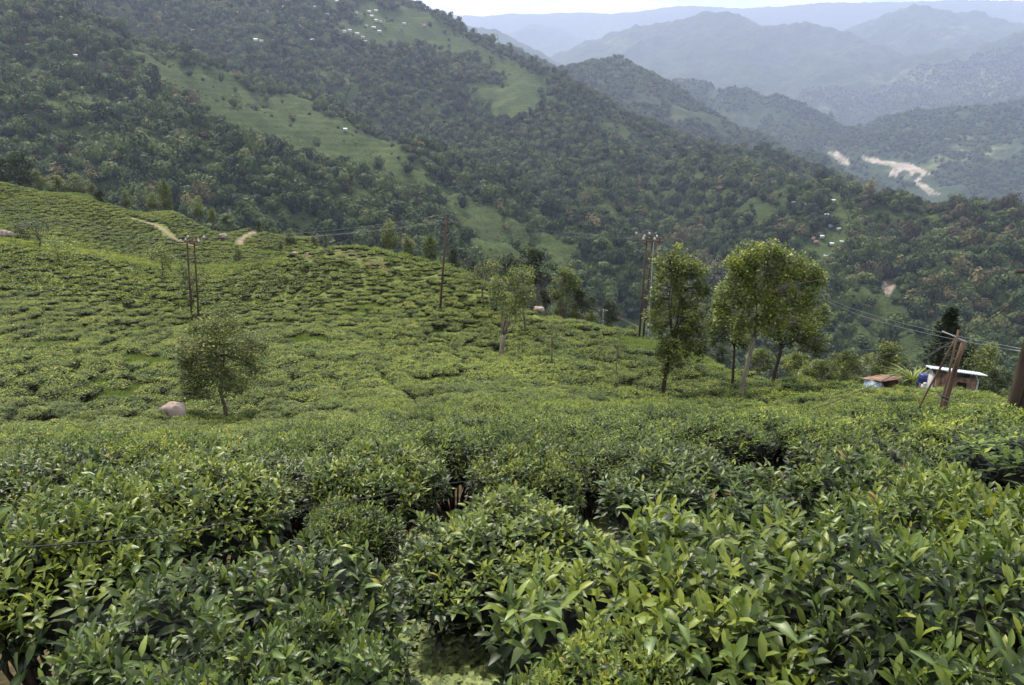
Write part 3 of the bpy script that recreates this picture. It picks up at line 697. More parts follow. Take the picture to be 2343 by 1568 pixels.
def put_bush(x, y, z, rf, hf, k, label, group, mesh, parts, tilt=(0, 0)):
    rz = rng.rand() * 6.28
    if parts:
        t = thing('tea_bush', label, 'tea bush', (x, y, z), (tilt[0], tilt[1], rz), (rf, rf, hf), group)
        fo = link('foliage', mesh, t); fo['kind'] = 'stuff'
        link('stems', STEMS[k % 3], t)
        return t
    return tag(link('tea_bush', mesh, None, (x, y, z), (tilt[0], tilt[1], rz), (rf, rf, hf)), label, 'tea bush', group)
for k, (u, v, d, rf, hf, lab) in enumerate(HAND):
    p = P(u, v, d); z0 = float(hz(p[0], p[1])[0]); h = p[2] - z0
    h = float(np.clip(h, 0.7, 1.15)); placed.append((p[0], p[1], BR * rf))
    t = put_bush(p[0], p[1], p[2] - h * 0.97 if abs(p[2] - z0 - h) < .35 else z0, rf, h / BH, k, lab, None, NEAR[k % 4], True)
    if h / BH > rf * 1.45:          # small bush: keep its leaves in proportion and stand it on longer stems
        sz_ = rf * 1.45; gap_ = h - sz_ * BH; t.scale.z = sz_; t.location.z += gap_
        st = [c for c in t.children if c.name.startswith('stems')][0]
        st.location.z = -gap_ / sz_; st.scale.z = 1 + gap_ / (sz_ * BH)
    # 300 single leaves on the top and the side towards the camera
    if k < 13:
        th_ = math.atan2(-p[1], -p[0]) - t.rotation_euler[2]
        nsh = 75
        q, nn, s = bush_surface(nsh * 6, BR * 1.03, BH * 1.02, (k % 4) * 1.7)
        w = q[:, 0] * math.cos(th_) + q[:, 1] * math.sin(th_)
        keep = (w > -0.35) | (s < .6); q, nn, s = q[keep][:nsh], nn[keep][:nsh], s[keep][:nsh]
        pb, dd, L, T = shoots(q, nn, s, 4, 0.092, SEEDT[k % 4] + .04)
        fr = frames(dd)
        for i in range(min(300, len(pb))):
            tone = 0 if T[i] < .36 else (1 if T[i] < .66 else 2)
            lo = bpy.data.objects.new('leaf', LEAF1[tone * 3 + rng.randint(3)]); COL.objects.link(lo); lo.parent = t
            m = fr[i].copy(); m.translation = Vector(pb[i]); lo.matrix_local = m @ Matrix.Diagonal((L[i] * 1.0, L[i], L[i] * 1.0, 1)).to_4x4()

# all other bushes: staggered rows along the contour
sp_x, sp_y = 1.28, 1.12
cand = []
for j in range(int(330 / sp_y)):
    y = 1.2 + j * sp_y
    half = y * 0.86 + 6
    n = int(2 * half / sp_x)
    xs = -half + np.arange(n) * sp_x + (j % 2) * sp_x * .5
    cand.append(np.stack([xs, np.full(n, y)], 1))
cand = np.concatenate(cand)
# bend the rows a little so they follow the slope
cand[:, 1] += 1.8 * np.sin(cand[:, 0] / 23.0) + 1.2 * fbm(cand[:, 0] / 25, cand[:, 1] / 25, 2)
cand += rng.randn(*cand.shape) * 0.24
cx, cy = cand[:, 0], cand[:, 1]
r_ = np.hypot(cx, cy)
cz = hz(cx, cy)
e = 0.6
sx_ = (hz(cx + e, cy) - hz(cx - e, cy)) / (2 * e); sy_ = (hz(cx, cy + e) - hz(cx, cy - e)) / (2 * e)
u, v, f = proj(np.stack([cx, cy, cz + .7], -1))
keep = (u > -260) & (u < 2342 + 260) & (v < 1900) & (f > 0.5)
# visibility along the line of sight against the hill itself (loose, so that a step aside still works)
vis = np.ones(len(cx), bool)
for q in np.linspace(0.06, 0.97, 26):
    hh = hz(cx * q, cy * q); vis &= ~((cz + 1.2) * q + 3.0 + 0.01 * r_ < hh)
keep &= vis
gap = fbm(cx / 7.0 + 4, cy / 7.0, 3)
hump_ = np.hypot(cx + 25, cy - 98) < 34
keep &= ~((gap > 0.50) & (r_ > 9)) & ~(hump_ & (rng.rand(len(cx)) < 0.2))
keep &= in_discs(cx, cy, BARE, 1.0) < 0.6
keep &= in_discs(cx, cy, GRASSY, 0.9) < 0.5 + 0.5 * (rng.rand(len(cx)) < .35)
# beyond the tea: outside the planted outline on the far side of each crest
ul, vl, _ = proj(np.stack([cx, cy, cz], -1))
keep &= ~((ul > 1180) & (r_ > 66)) & ~((ul > 1540) & (r_ > 56)) & ~((ul > 1880) & (r_ > 40)) & ~((ul > 2100) & (r_ > 34)) & ~((r_ > 245) & (ul < 600)) & ~((ul > 760) & (r_ > 125)) & ~((ul > 590) & (r_ > 212))
# tracks across the back slope
TRACKS = [('path', [(300, 488, 203), (340, 510, 196), (375, 535, 188), (405, 556, 180), (440, 560, 178)], 0.55),
          ('dirt_road', [(586, 534, 207), (578, 548, 198), (556, 553, 192), (543, 566, 184)], .75)]
tr_xy = []
for nm, pts, w in TRACKS:
    pp = np.array([P(*q) for q in pts]); tt = np.linspace(0, 1, 40); ti = np.linspace(0, 1, len(pp))
    xy = np.stack([np.interp(tt, ti, pp[:, 0]), np.interp(tt, ti, pp[:, 1])], 1)
    for _ in range(3): xy[1:-1] = (xy[:-2] + xy[1:-1] * 2 + xy[2:]) / 4
    tr_xy.append((nm, xy, w))
    for a, b in xy[::2]: keep &= np.hypot(cx - a, cy - b) > w + .9
# the two weedy openings near the camera and the open gap behind the small bush
GAPS = [(60, 1490, 3.0, .65), (60, 1500, 2.2, .55), (1050, 1480, 2.9, .75), (1050, 1520, 2.2, .6), (1180, 1350, 3.2, .3), (1330, 1250, 3.3, .2), (970, 1200, 5.0, .6), (650, 1195, 5.3, .32), (830, 1165, 5.8, .35), (1000, 1130, 6.2, .3), (1430, 1195, 4.7, .3), (1600, 1190, 4.7, .3), (1760, 1195, 4.7, .25),
        (110, 1215, 4.7, .3), (1930, 1020, 9, .5), (2200, 1290, 3.4, .25), (2080, 1200, 4.2, .25), (300, 1150, 6.2, .2), (2000, 1085, 6.6, .3), (1250, 1120, 6.2, .2), (250, 1090, 7.6, .3), (1550, 1060, 7.4, .3)]
for (gu, gv, gd, ra) in GAPS:
    a, b = P(gu, gv, gd)[:2]; keep &= np.hypot(cx - a, cy - b) > ra + BR
keep &= np.hypot(cx, cy) > .9 + BR
idx = np.where(keep)[0]
near_i = [i for i in idx if r_[i] < 9.5 and shadow_free(cx[i], cy[i], BR * .9)]
idx = np.array([i for i in idx if r_[i] >= 9.5] + near_i)
order = np.argsort(r_[idx]); idx = idx[order]
inframe = (u[idx] > -40) & (u[idx] < 2382) & (v[idx] < 1700)
solo = idx[inframe][:300 - len(HAND)]; rest = np.setdiff1d(idx, solo)
MARKS = [(150, 'at the left edge'), (330, 'below left of the boulder'), (450, 'straight below the boulder'), (600, 'straight below the round sparse tree'), (800, 'right of the round sparse tree'), (1000, 'below left of the middle pole'),
         (1110, 'straight below the middle pole'), (1210, 'straight below the white forked trunk'), (1330, 'straight below the thin sapling'), (1470, 'straight below the smallest sapling'), (1600, 'straight below the tall leaning tree'), (1740, 'straight below the pale trunked tree'),
         (1880, 'right of the pale trunked tree'), (2060, 'straight below the rusty shed'), (2220, 'straight below the leaning posts'), (9999, 'at the right edge')]
def band(i):
    m = next(t for x, t in MARKS if u[i] < x)
    for lim, t in ((4.5, 'among the closest bushes'), (6, 'just beyond the closest bushes'), (7.5, 'in the second belt of bushes'), (9, 'in the third belt of bushes'), (10.5, 'in the dense middle rows'), (12, 'behind the dense middle rows'), (13.5, 'in the fine-textured rows'), (15, 'at the back of the fine-textured rows'), (17, 'where the near slope starts to drop'), (999, 'past the edge of the near slope')):
        if r_[i] < lim: break
    return 'tea bush %s, %s' % (t, m), 'tea bushes %s, %s' % (t, m)
for k, i in enumerate(solo):
    lab, grp = band(i); rf = 0.92 + .28 * rng.rand(); hf = (0.85 + .28 * rng.rand()) * float(np.interp(r_[i], [7, 13], [1.22, 1.0]))
    put_bush(cx[i], cy[i], cz[i] - .02, rf, hf, k, lab, grp, NEAR[k % 4] if r_[i] < 6.5 else (MID[k % 4] if r_[i] < 8.5 else MIDB[k % 4]), r_[i] < 14, (sy_[i] * .5, -sx_[i] * .5) if False else (0, 0))
def scatter_bushes(name, ii, src):
    n = len(ii); rot = np.zeros((n, 3)); rot[:, 2] = rng.rand(n) * 6.28
    kk = np.where(hump_[ii], .84, np.where(r_[ii] < 30, 1.04, 1.0))
    s = np.stack([kk * (0.92 + .42 * rng.rand(n)), kk * (0.92 + .42 * rng.rand(n)), 0.66 + .34 * rng.rand(n)], 1)
    big = rng.rand(n) < .14; s[big, 0] *= 1.45
    rot[big, 2] = rng.randn(big.sum()) * .3 + math.pi * (rng.rand(big.sum()) < .5)
    inst_group(name, np.stack([cx[ii], cy[ii], cz[ii] - .04], 1), rot, s, rng.randint(0, len(src), n), src)
m1 = r_[rest] < 34; m2 = (r_[rest] >= 34) & (r_[rest] < 80); m3 = r_[rest] >= 80
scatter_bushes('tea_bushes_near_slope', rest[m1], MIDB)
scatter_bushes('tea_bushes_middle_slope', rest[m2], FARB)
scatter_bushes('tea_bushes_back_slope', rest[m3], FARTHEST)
print('bushes', len(solo), m1.sum(), m2.sum(), m3.sum())

# ------------------------------------------------------------------ grass, weeds, dead stalks
def tuft(n, L, spread, mat, wr=.05, res=0, lean=.6, tmin=.2, tmax=.9):
    pb = np.stack([rng.randn(n) * spread, rng.randn(n) * spread, np.zeros(n)], 1)
    d = np.stack([rng.randn(n) * lean, rng.randn(n) * lean, np.ones(n)], 1)
    LL = L * (.5 + .8 * rng.rand(n))
    v, f, tt, rb = leaves(pb, d, LL, LL * wr, tmin + (tmax - tmin) * rng.rand(n), res)
    return mk_mesh('tuft', v, f, mat, {'tint': tt})
def weed(n, mat):
    pb = []; dd = []; L = []
    for k in range(n):
        c = rng.randn(2) * .07; h = .04 + .1 * rng.rand()
        for j in range(5):
            a = j * 1.26 + rng.rand(); pb.append((c[0], c[1], h)); dd.append((math.cos(a), math.sin(a), .25)); L.append(.025 + .03 * rng.rand())
    L = np.array(L); v, f, tt, rb = leaves(np.array(pb), np.array(dd), L, L * .42, rng.rand(len(L)), 1)
    return mk_mesh('weed', v, f, mat, {'tint': tt})
GR = [tuft(46, .22, .09, M_weed, .05, 0, .5) for k in range(4)]
M_grass = leaf_mat('grass_blade', [(0, (0.07, 0.10, 0.025)), (0.5, (0.14, 0.19, 0.045)), (1, (0.25, 0.30, 0.08))], rough=0.7, spec=0.2, transl=0.25, rnd=0.5)
GG = [tuft(46, .22, .09, M_grass, .05, 0, .6) for k in range(4)]
WE = [weed(16, M_weed) for k in range(4)]
DR = [tuft(40, .28, .10, M_dry, .02, 0, 2.2) for k in range(3)]
def scatter(name, xy, src, s0, s1, z=None, sz=None):
    n = len(xy); z = hz(xy[:, 0], xy[:, 1]) if z is None else z
    rot = np.zeros((n, 3)); rot[:, 2] = rng.rand(n) * 6.28; s = (s0 + (s1 - s0) * rng.rand(n))[:, None] * np.ones((1, 3))
    return inst_group(name, np.stack([xy[:, 0], xy[:, 1], z], 1), rot, s, rng.randint(0, len(src), n), src)
def around(u, v, d, r, n):
    p = P(u, v, d); a = rng.rand(n) * 6.28; q = np.sqrt(rng.rand(n)) * r
    return np.stack([p[0] + q * np.cos(a), p[1] + q * np.sin(a)], 1)
W = np.concatenate([around(1050, 1500, 3.0, 1.1, 1100), around(970, 1200, 4.9, .95, 600), around(100, 1500, 3.3, .9, 350), around(1780, 1200, 4.2, .6, 200), around(1250, 1400, 3, .5, 150)])
W = np.concatenate([W, W + rng.randn(*W.shape) * .12, W + rng.randn(*W.shape) * .12])
scatter('weeds', W, WE, .32, .75)
Dd = np.concatenate([around(1060, 1520, 2.9, .6, 70), around(1010, 1185, 4.9, .5, 90), around(80, 1540, 3.2, .6, 80), around(1230, 1480, 2.6, .4, 30)])
scatter('dead_grass', Dd, DR, .25, .55)
n = 26000
aa = np.radians(rng.uniform(-42, 42, n)); rq = 15 * (95 / 15) ** rng.rand(n)
gxy = np.stack([rq * np.sin(aa), rq * np.cos(aa)], 1)
scatter('grass', gxy, GG, .6, 1.25)
n = 14000
L_ = [];
for (a, b, r) in GRASSY:
    k = int(90 * min(r, 6) ** 1.6 + 200); an = rng.rand(k) * 6.28; q = np.sqrt(rng.rand(k)) * r * 1.15; L_.append(np.stack([a + q * np.cos(an), b + q * np.sin(an)], 1))
scatter('meadow_grass', np.concatenate(L_), GG, 1.1, 2.0)

# tracks draped on the slope
for nm, xy, w in tr_xy:
    d = np.gradient(xy, axis=0); nrm = np.stack([-d[:, 1], d[:, 0]], 1); nrm /= np.linalg.norm(nrm, axis=1)[:, None]
    cols = []
    for q in (-1, -.5, 0, .5, 1):
        e_ = xy + nrm * w * (q + .12 * np.sin(np.arange(len(xy)) * 1.3 + q)[:, None]); cols.append(np.stack([e_[:, 0], e_[:, 1], hz(e_[:, 0], e_[:, 1]) + .14 - .1 * abs(q)], 1))
    o = link(nm, mk_mesh(nm, np.stack(cols, 1).reshape(-1, 3), grid_faces(len(xy), 5), M_path, {'tint': np.full(len(xy) * 5, .5)}, True)); o['kind'] = 'structure'

# ------------------------------------------------------------------ trees
def limb(p0, p1, sag=0.1, n=5):
    p0 = np.array(p0, float); p1 = np.array(p1, float); t = np.linspace(0, 1, n)[:, None]
    off = rng.randn(3) * np.linalg.norm(p1 - p0) * sag
    return p0 * (1 - t) + p1 * t + off * np.sin(t * math.pi)
def clump_leaves(centers, radii, n_each, L, mat, wr=.42, res=0, tbase=.5, tvar=.2, flat=1.0):
    pb = []; T = []; D = []
    for c, r, n in zip(centers, radii, n_each):
        d = unit(rng.randn(n, 3)); q = r * (0.25 + .75 * rng.rand(n)[:, None] ** .7)
        d[:, 2] *= flat
        pb.append(np.array(c) + d * q); D.append(d + rng.randn(n, 3) * .7); T.append(np.full(n, rng.randn() * .14 + tbase) + tvar * rng.randn(n) + .12 * d[:, 2])  # upper leaves of each clump tinted lighter as if sunlit
    pb = np.concatenate(pb); D = np.concatenate(D); T = np.clip(np.concatenate(T), 0, 1)
    LL = L * (.6 + .8 * rng.rand(len(pb)))
    v, f, tt, rb = leaves(pb, D, LL, LL * wr, T, res)
    return mk_mesh('crown', v, f, mat, {'tint': tt})
def broad_tree(h, crown_r, crown_z0, trunk_r, fork, lean, nclump, nleaf, L, leafm, barkm, clr=.9, seed=0, tbase=.5, tvar=.2, crown_off=(0, 0), blobs=None, trunk_top=None):
    """a tree as (trunk mesh, crown mesh): base at the origin; the crown is a cloud of leaf clumps on the limbs"""
    g = Geo(); lean = np.array(lean, float)
    f0 = np.array([lean[0] * fork, lean[1] * fork, fork * h])
    n = 9; t = np.linspace(0, 1, n)[:, None]
    path = f0 * t + np.array([rng.randn() * .12, rng.randn() * .12, 0]) * np.sin(t * 5) * .5
    path[0, 2] = -.4
    g.tube(path, np.linspace(trunk_r * 1.15, trunk_r * .72, n) * np.where(np.arange(n) == 0, 1.25, 1), 9, wob=.05)
    cc = []; rr_ = []
    if blobs is None:
        for k in range(nclump):
            a = rng.rand() * 6.28; q = math.sqrt(rng.rand()); zq = rng.rand()
            prof = math.sin(math.pi * (0.16 + .80 * zq)) ** .7
            cc.append([crown_off[0] + lean[0] * (crown_z0 + zq * (1 - crown_z0)) + q * crown_r * prof * math.cos(a), crown_off[1] + q * crown_r * prof * math.sin(a), h * (crown_z0 + (1 - crown_z0) * zq * .95)])
            rr_.append(clr * (.6 + .7 * rng.rand()))
    else:
        for (bx, by, bz, br, k) in blobs:
            for _ in range(k):
                d = unit(rng.randn(3)) * br * (rng.rand() ** .4); cc.append([bx + d[0], by + d[1], bz + d[2] * .85]); rr_.append(clr * (.6 + .6 * rng.rand()))
    cc = np.array(cc)
    mains = []
    nm_ = 5
    cen = cc[np.argsort(np.abs(cc[:, 0] - f0[0]) * 1.3 - (cc[:, 2] - f0[2]) * .6 + rng.rand(len(cc)) * h * .35)[:nm_]]
    for c in cen:
        e_ = f0 * .25 + c * .75; pth = limb(f0, e_, .10, 6); mains.append(pth)
        g.tube(pth, np.linspace(trunk_r * .42, trunk_r * .12, 6), 6, wob=.04)
    for c in cc:
        best = min(((np.linalg.norm(pt - c), pt) for m_ in mains for pt in m_[1:]), key=lambda x: x[0])[1]
        g.tube(limb(best, c, .08, 4), np.linspace(trunk_r * .16, .012, 4), 4)
    tr = g.mesh('trunk', barkm, True)
    cr_ = clump_leaves(cc, rr_, [nleaf] * len(cc), L, leafm, tbase=tbase, tvar=tvar)
    return tr, cr_
def put_tree(name, label, meshes, loc, rz=0, s=1, group=None, cat='tree', sz=None):
    t = thing(name, label, cat, loc, (0, 0, rz), (s, s, s if sz is None else sz), group)
    link('trunk', meshes[0], t); link('crown', meshes[1], t); return t
def base(u, v, d):
    p = P(u, v, d); return np.array([p[0], p[1], float(hz(p[0], p[1])[0])])
def off(u, v, d, b):
    """a pixel at the same depth as base b -> local coordinates of the tree"""
    p = P(u, v, 1.0); k = b[1] / p[1]; q = p * k; return q - b
# round sparse tree at left
def px_tree(u, v, d, blobpx, trunk_r, fork_px, leafm, barkm, name, label, clr=.7, L=.12, nleaf=60, tb=.5, tv=.2, group=None, depth=.7, extra=None):
    b = base(u, v, d); f = off(*fork_px, 0, b); s_ = d / F_PX
    bl = []
    for x, y, rpx, k in blobpx:
        q = off(x, y, 0, b); bl.append((q[0], rng.randn() * rpx * s_ * .4 * depth, q[2], rpx * s_, k))
    h = f[2] / .5
    ms = broad_tree(h, 1, .3, trunk_r, .5, (f[0] * 2, 0), 40, nleaf, L, leafm, barkm, clr, tbase=tb, tvar=tv, blobs=bl)
    return put_tree(name, label, ms, b, group=group)
px_tree(510, 948, 36, [(505, 765, 50, 34), (440, 800, 36, 22), (570, 800, 38, 22), (450, 860, 36, 20), (560, 865, 32, 16), (505, 835, 52, 26), (430, 830, 26, 10), (590, 830, 22, 8), (500, 728, 30, 12), (470, 890, 20, 6), (545, 745, 26, 9), (455, 755, 26, 9)],
        .10, (508, 880), M_tree_olive, M_bark_mid, 'round_tree', 'round sparse olive-leaved tree with a grey trunk beside the boulder', .42, .085, 82, .56, .17, depth=1.6)
px_tree(1515, 893, 44, [(1560, 590, 30, 14), (1520, 610, 28, 12), (1590, 630, 34, 16), (1540, 660, 40, 20), (1610, 670, 26, 10), (1500, 680, 18, 6), (1560, 700, 40, 18), (1500, 720, 26, 10), (1570, 760, 42, 22), (1530, 790, 38, 18), (1590, 800, 26, 10), (1510, 800, 26, 8), (1550, 820, 26, 8), (1525, 845, 22, 5), (1590, 740, 28, 8), (1500, 760, 22, 6)],
        .13, (1537, 770), M_tree_green, M_bark_dark, 'broadleaf_tree', 'tall leaning tree with a dark trunk, nearest the right pair of poles', .42, .13, 78, .56, .2)
px_tree(1695, 899, 41, [(1700, 600, 30, 14), (1740, 585, 34, 18), (1680, 620, 26, 10), (1770, 580, 24, 12), (1800, 610, 34, 16), (1720, 640, 40, 22), (1780, 650, 40, 22), (1670, 670, 28, 12), (1840, 625, 28, 12), (1870, 640, 22, 9), (1840, 680, 34, 14), (1710, 690, 34, 14), (1770, 700, 34, 14), (1815, 700, 30, 10), (1690, 735, 24, 7), (1790, 740, 28, 7), (1850, 735, 28, 8), (1660, 710, 24, 7), (1725, 745, 24, 6), (1760, 725, 24, 6), (1680, 760, 18, 4)],
        .115, (1722, 770), M_tree_green, M_bark_pale, 'broadleaf_tree', 'largest spreading tree with a pale grey trunk and bright yellow-green crown', .42, .13, 80, .60, .2)
px_tree(1678, 863, 47, [(1650, 700, 28, 12), (1630, 740, 26, 12), (1670, 740, 30, 14), (1690, 780, 24, 10), (1640, 770, 22, 8)],
        .09, (1680, 800), M_tree_green, M_bark_dark, 'broadleaf_tree', 'dark tree with a short black trunk behind the pale trunked tree', .42, .13, 80, .40, .2)
px_tree(1770, 875, 46, [(1800, 720, 34, 14), (1840, 740, 34, 16), (1850, 780, 32, 14), (1790, 770, 32, 12), (1870, 720, 24, 10), (1760, 750, 26, 8), (1870, 790, 18, 5), (1830, 700, 30, 10)],
        .11, (1785, 790), M_tree_green, M_bark_dark, 'broadleaf_tree', 'dark leaved tree right of the pale trunked tree', .42, .13, 80, .40, .2)
px_tree(1145, 808, 54, [(1170, 640, 26, 10), (1200, 625, 18, 6), (1140, 650, 22, 8), (1190, 665, 28, 12), (1150, 680, 24, 8), (1205, 690, 18, 6), (1180, 700, 22, 7)],
        .20, (1152, 765), M_tree_green, M_bark_pale, 'forked_tree', 'tree with a whitish forked trunk in the middle of the tea slope', .6, .13, 60, .52, .18)
px_tree(1200, 750, 62, [(1200, 640, 20, 7), (1195, 680, 22, 8), (1212, 665, 14, 4), (1190, 710, 14, 4)], .10, (1198, 700), M_tree_green, M_bark_mid, 'slender_tree', 'slender tree just behind the white forked trunk', .6, .13, 50, .45, .18)
px_tree(1103, 700, 70, [(1090, 625, 18, 7), (1110, 610, 16, 6), (1120, 640, 18, 7), (1085, 650, 16, 5)], .10, (1102, 665), M_tree_olive, M_bark_mid, 'slender_tree', 'olive tree with thin stems on the hill shoulder left of the forked tree', .6, .13, 55, .62, .15)
px_tree(1130, 706, 69, [(1130, 615, 18, 6), (1145, 640, 16, 6), (1125, 665, 14, 4)], .09, (1131, 670), M_tree_olive, M_bark_mid, 'slender_tree', 'thin tree between the olive tree and white forked trunk', .6, .13, 50, .66, .15)
px_tree(1262, 835, 44, [(1265, 750, 20, 9), (1250, 780, 16, 6), (1280, 775, 16, 6), (1262, 800, 12, 3)], .045, (1263, 790), M_tree_olive, M_bark_mid, 'sapling', 'thin sapling among tea bushes right of the white forked trunk', .38, .08, 34, .5, .15)
px_tree(1410, 850, 46, [(1415, 770, 13, 6), (1405, 790, 10, 3), (1425, 790, 9, 3)], .035, (1412, 805), M_tree_olive, M_bark_mid, 'sapling', 'smallest sapling, left of the tall leaning tree', .32, .08, 30, .5, .15)
px_tree(1240, 838, 45, [(1228, 790, 10, 4)], .03, (1236, 815), M_tree_olive, M_bark_mid, 'sapling', 'leaning twiggy sapling stem beside the thin sapling', .3, .08, 24, .45, .15)
px_tree(440, 700, 88, [(430, 625, 20, 8), (415, 630, 14, 5), (450, 640, 16, 5), (425, 655, 12, 3)], .09, (438, 670), M_tree_dark, M_bark_mid, 'slender_tree', 'dark thin tree behind the left pair of poles', .7, .16, 40, .5, .15)
px_tree(370, 640, 104, [(365, 580, 16, 8), (352, 590, 12, 4), (385, 592, 14, 5), (375, 603, 10, 3)], .1, (372, 618), M_tree_mid, M_bark_mid, 'flat_topped_tree', 'flat-topped tree left of the left pair of poles', .8, .2, 50, .45, .15)
px_tree(135, 620, 104, [(120, 555, 16, 6), (150, 560, 14, 5), (130, 580, 18, 7), (165, 590, 12, 4), (140, 605, 14, 4)], .09, (135, 600), M_tree_green, M_bark_mid, 'bright_tree', 'bright yellow-green young tree at the left', .8, .18, 44, .72, .15)
px_tree(95, 585, 118, [(60, 520, 22, 9), (90, 515, 18, 7), (35, 525, 16, 5), (80, 540, 14, 3)], .13, (90, 550), M_tree_dark, M_bark_mid, 'spreading_tree', 'spreading dark tree left of the bright young tree', .9, .2, 60, .5, .15)

# shared small trees
def ell(h, r, z0, leafm, n, L, nl, tb=.5):
    nl = int(nl * 2.1)
    return broad_tree(h, r, z0, .02 * h + .05, max(.12, z0), (0, 0), n, nl, L, leafm, M_bark_mid, .15 * h, tbase=tb, tvar=.2)
def cone_tree(h, r, leafm, n=260, L=.5):
    g = Geo(); g.tube([(0, 0, -.5), (0, 0, h * .5), (0, 0, h * .97)], [.03 * h, .02 * h, .02], 7)
    q = rng.rand(n) ** .8; a = rng.rand(n) * 6.28; rad = r * (1 - q) ** .8 * (.75 + .3 * rng.rand(n)) + .1
    pb = []; D = []
    for k in range(5):
        s = .35 + .65 * rng.rand(n); aa_ = a + rng.randn(n) * .15
        pb.append(np.stack([rad * s * np.cos(aa_), rad * s * np.sin(aa_), h * (.12 + .88 * q) + rng.randn(n) * .02 * h], 1)); D.append(np.stack([np.cos(a), np.sin(a), .5 + .6 * rng.randn(n)], 1))
    pb = np.concatenate(pb); D = np.concatenate(D); LL = L * (.6 + .7 * rng.rand(len(pb)))
    v, f, tt, rb = leaves(pb, D, LL, LL * .3, np.clip(.45 + .2 * rng.randn(len(pb)), 0, 1), 0)
    return g.mesh('trunk', M_bark_dark, True), mk_mesh('crown', v, f, leafm, {'tint': tt})
T_round = [ell(6, 2.2, .22, M_tree_mid, 34, .26, 46), ell(6, 2.6, .15, M_tree_mid, 40, .26, 46), ell(6, 1.7, .15, M_tree_mid, 30, .26, 46)]
T_dark = [ell(6, 2.7, .12, M_tree_dark, 42, .26, 50), ell(6, 3.0, .1, M_tree_dark, 46, .26, 50)]
T_shrub = [ell(3, 1.9, .04, M_tree_green, 34, .15, 60, .45), ell(3, 1.7, .04, M_tree_mid, 34, .15, 60, .6)]
T_cone = [cone_tree(7, 1.7, M_tree_mid), cone_tree(8, 1.5, M_tree_dark)]
def tree_at(lib, u, v, d, hpx, name, label, group=None, wide=1.0, ground=None):
    for _ in range(30):
        p = P(u, v, d)
        if p[2] - float(hz(p[0], p[1])[0]) < 4.5: break
        d *= .975
    h0 = {id(T_round): 6, id(T_dark): 6, id(T_shrub): 3}.get(id(lib), 7.5)
    z = float(hz(p[0], p[1])[0]) if ground is None else ground
    H = (hpx * d / F_PX) + max(0, min(6, p[2] - z)) * 0 
    base_z = p[2] - .2
    if base_z > z + .3: H += base_z - z; base_z = z
    w = (hpx * d / F_PX) / h0; extra = max(0.0, H - h0 * w)
    t = put_tree(name, label, lib[rng.randint(len(lib))], (p[0], p[1], base_z), rng.rand() * 6.28, 1, group)
    t.scale = (w * wide, w * wide, w)
    for c in t.children:
        if c.name.startswith('crown'): c.location.z = extra / w
        else: c.scale = (1, 1, 1 + extra / (w * h0) * 1.25)
    return t
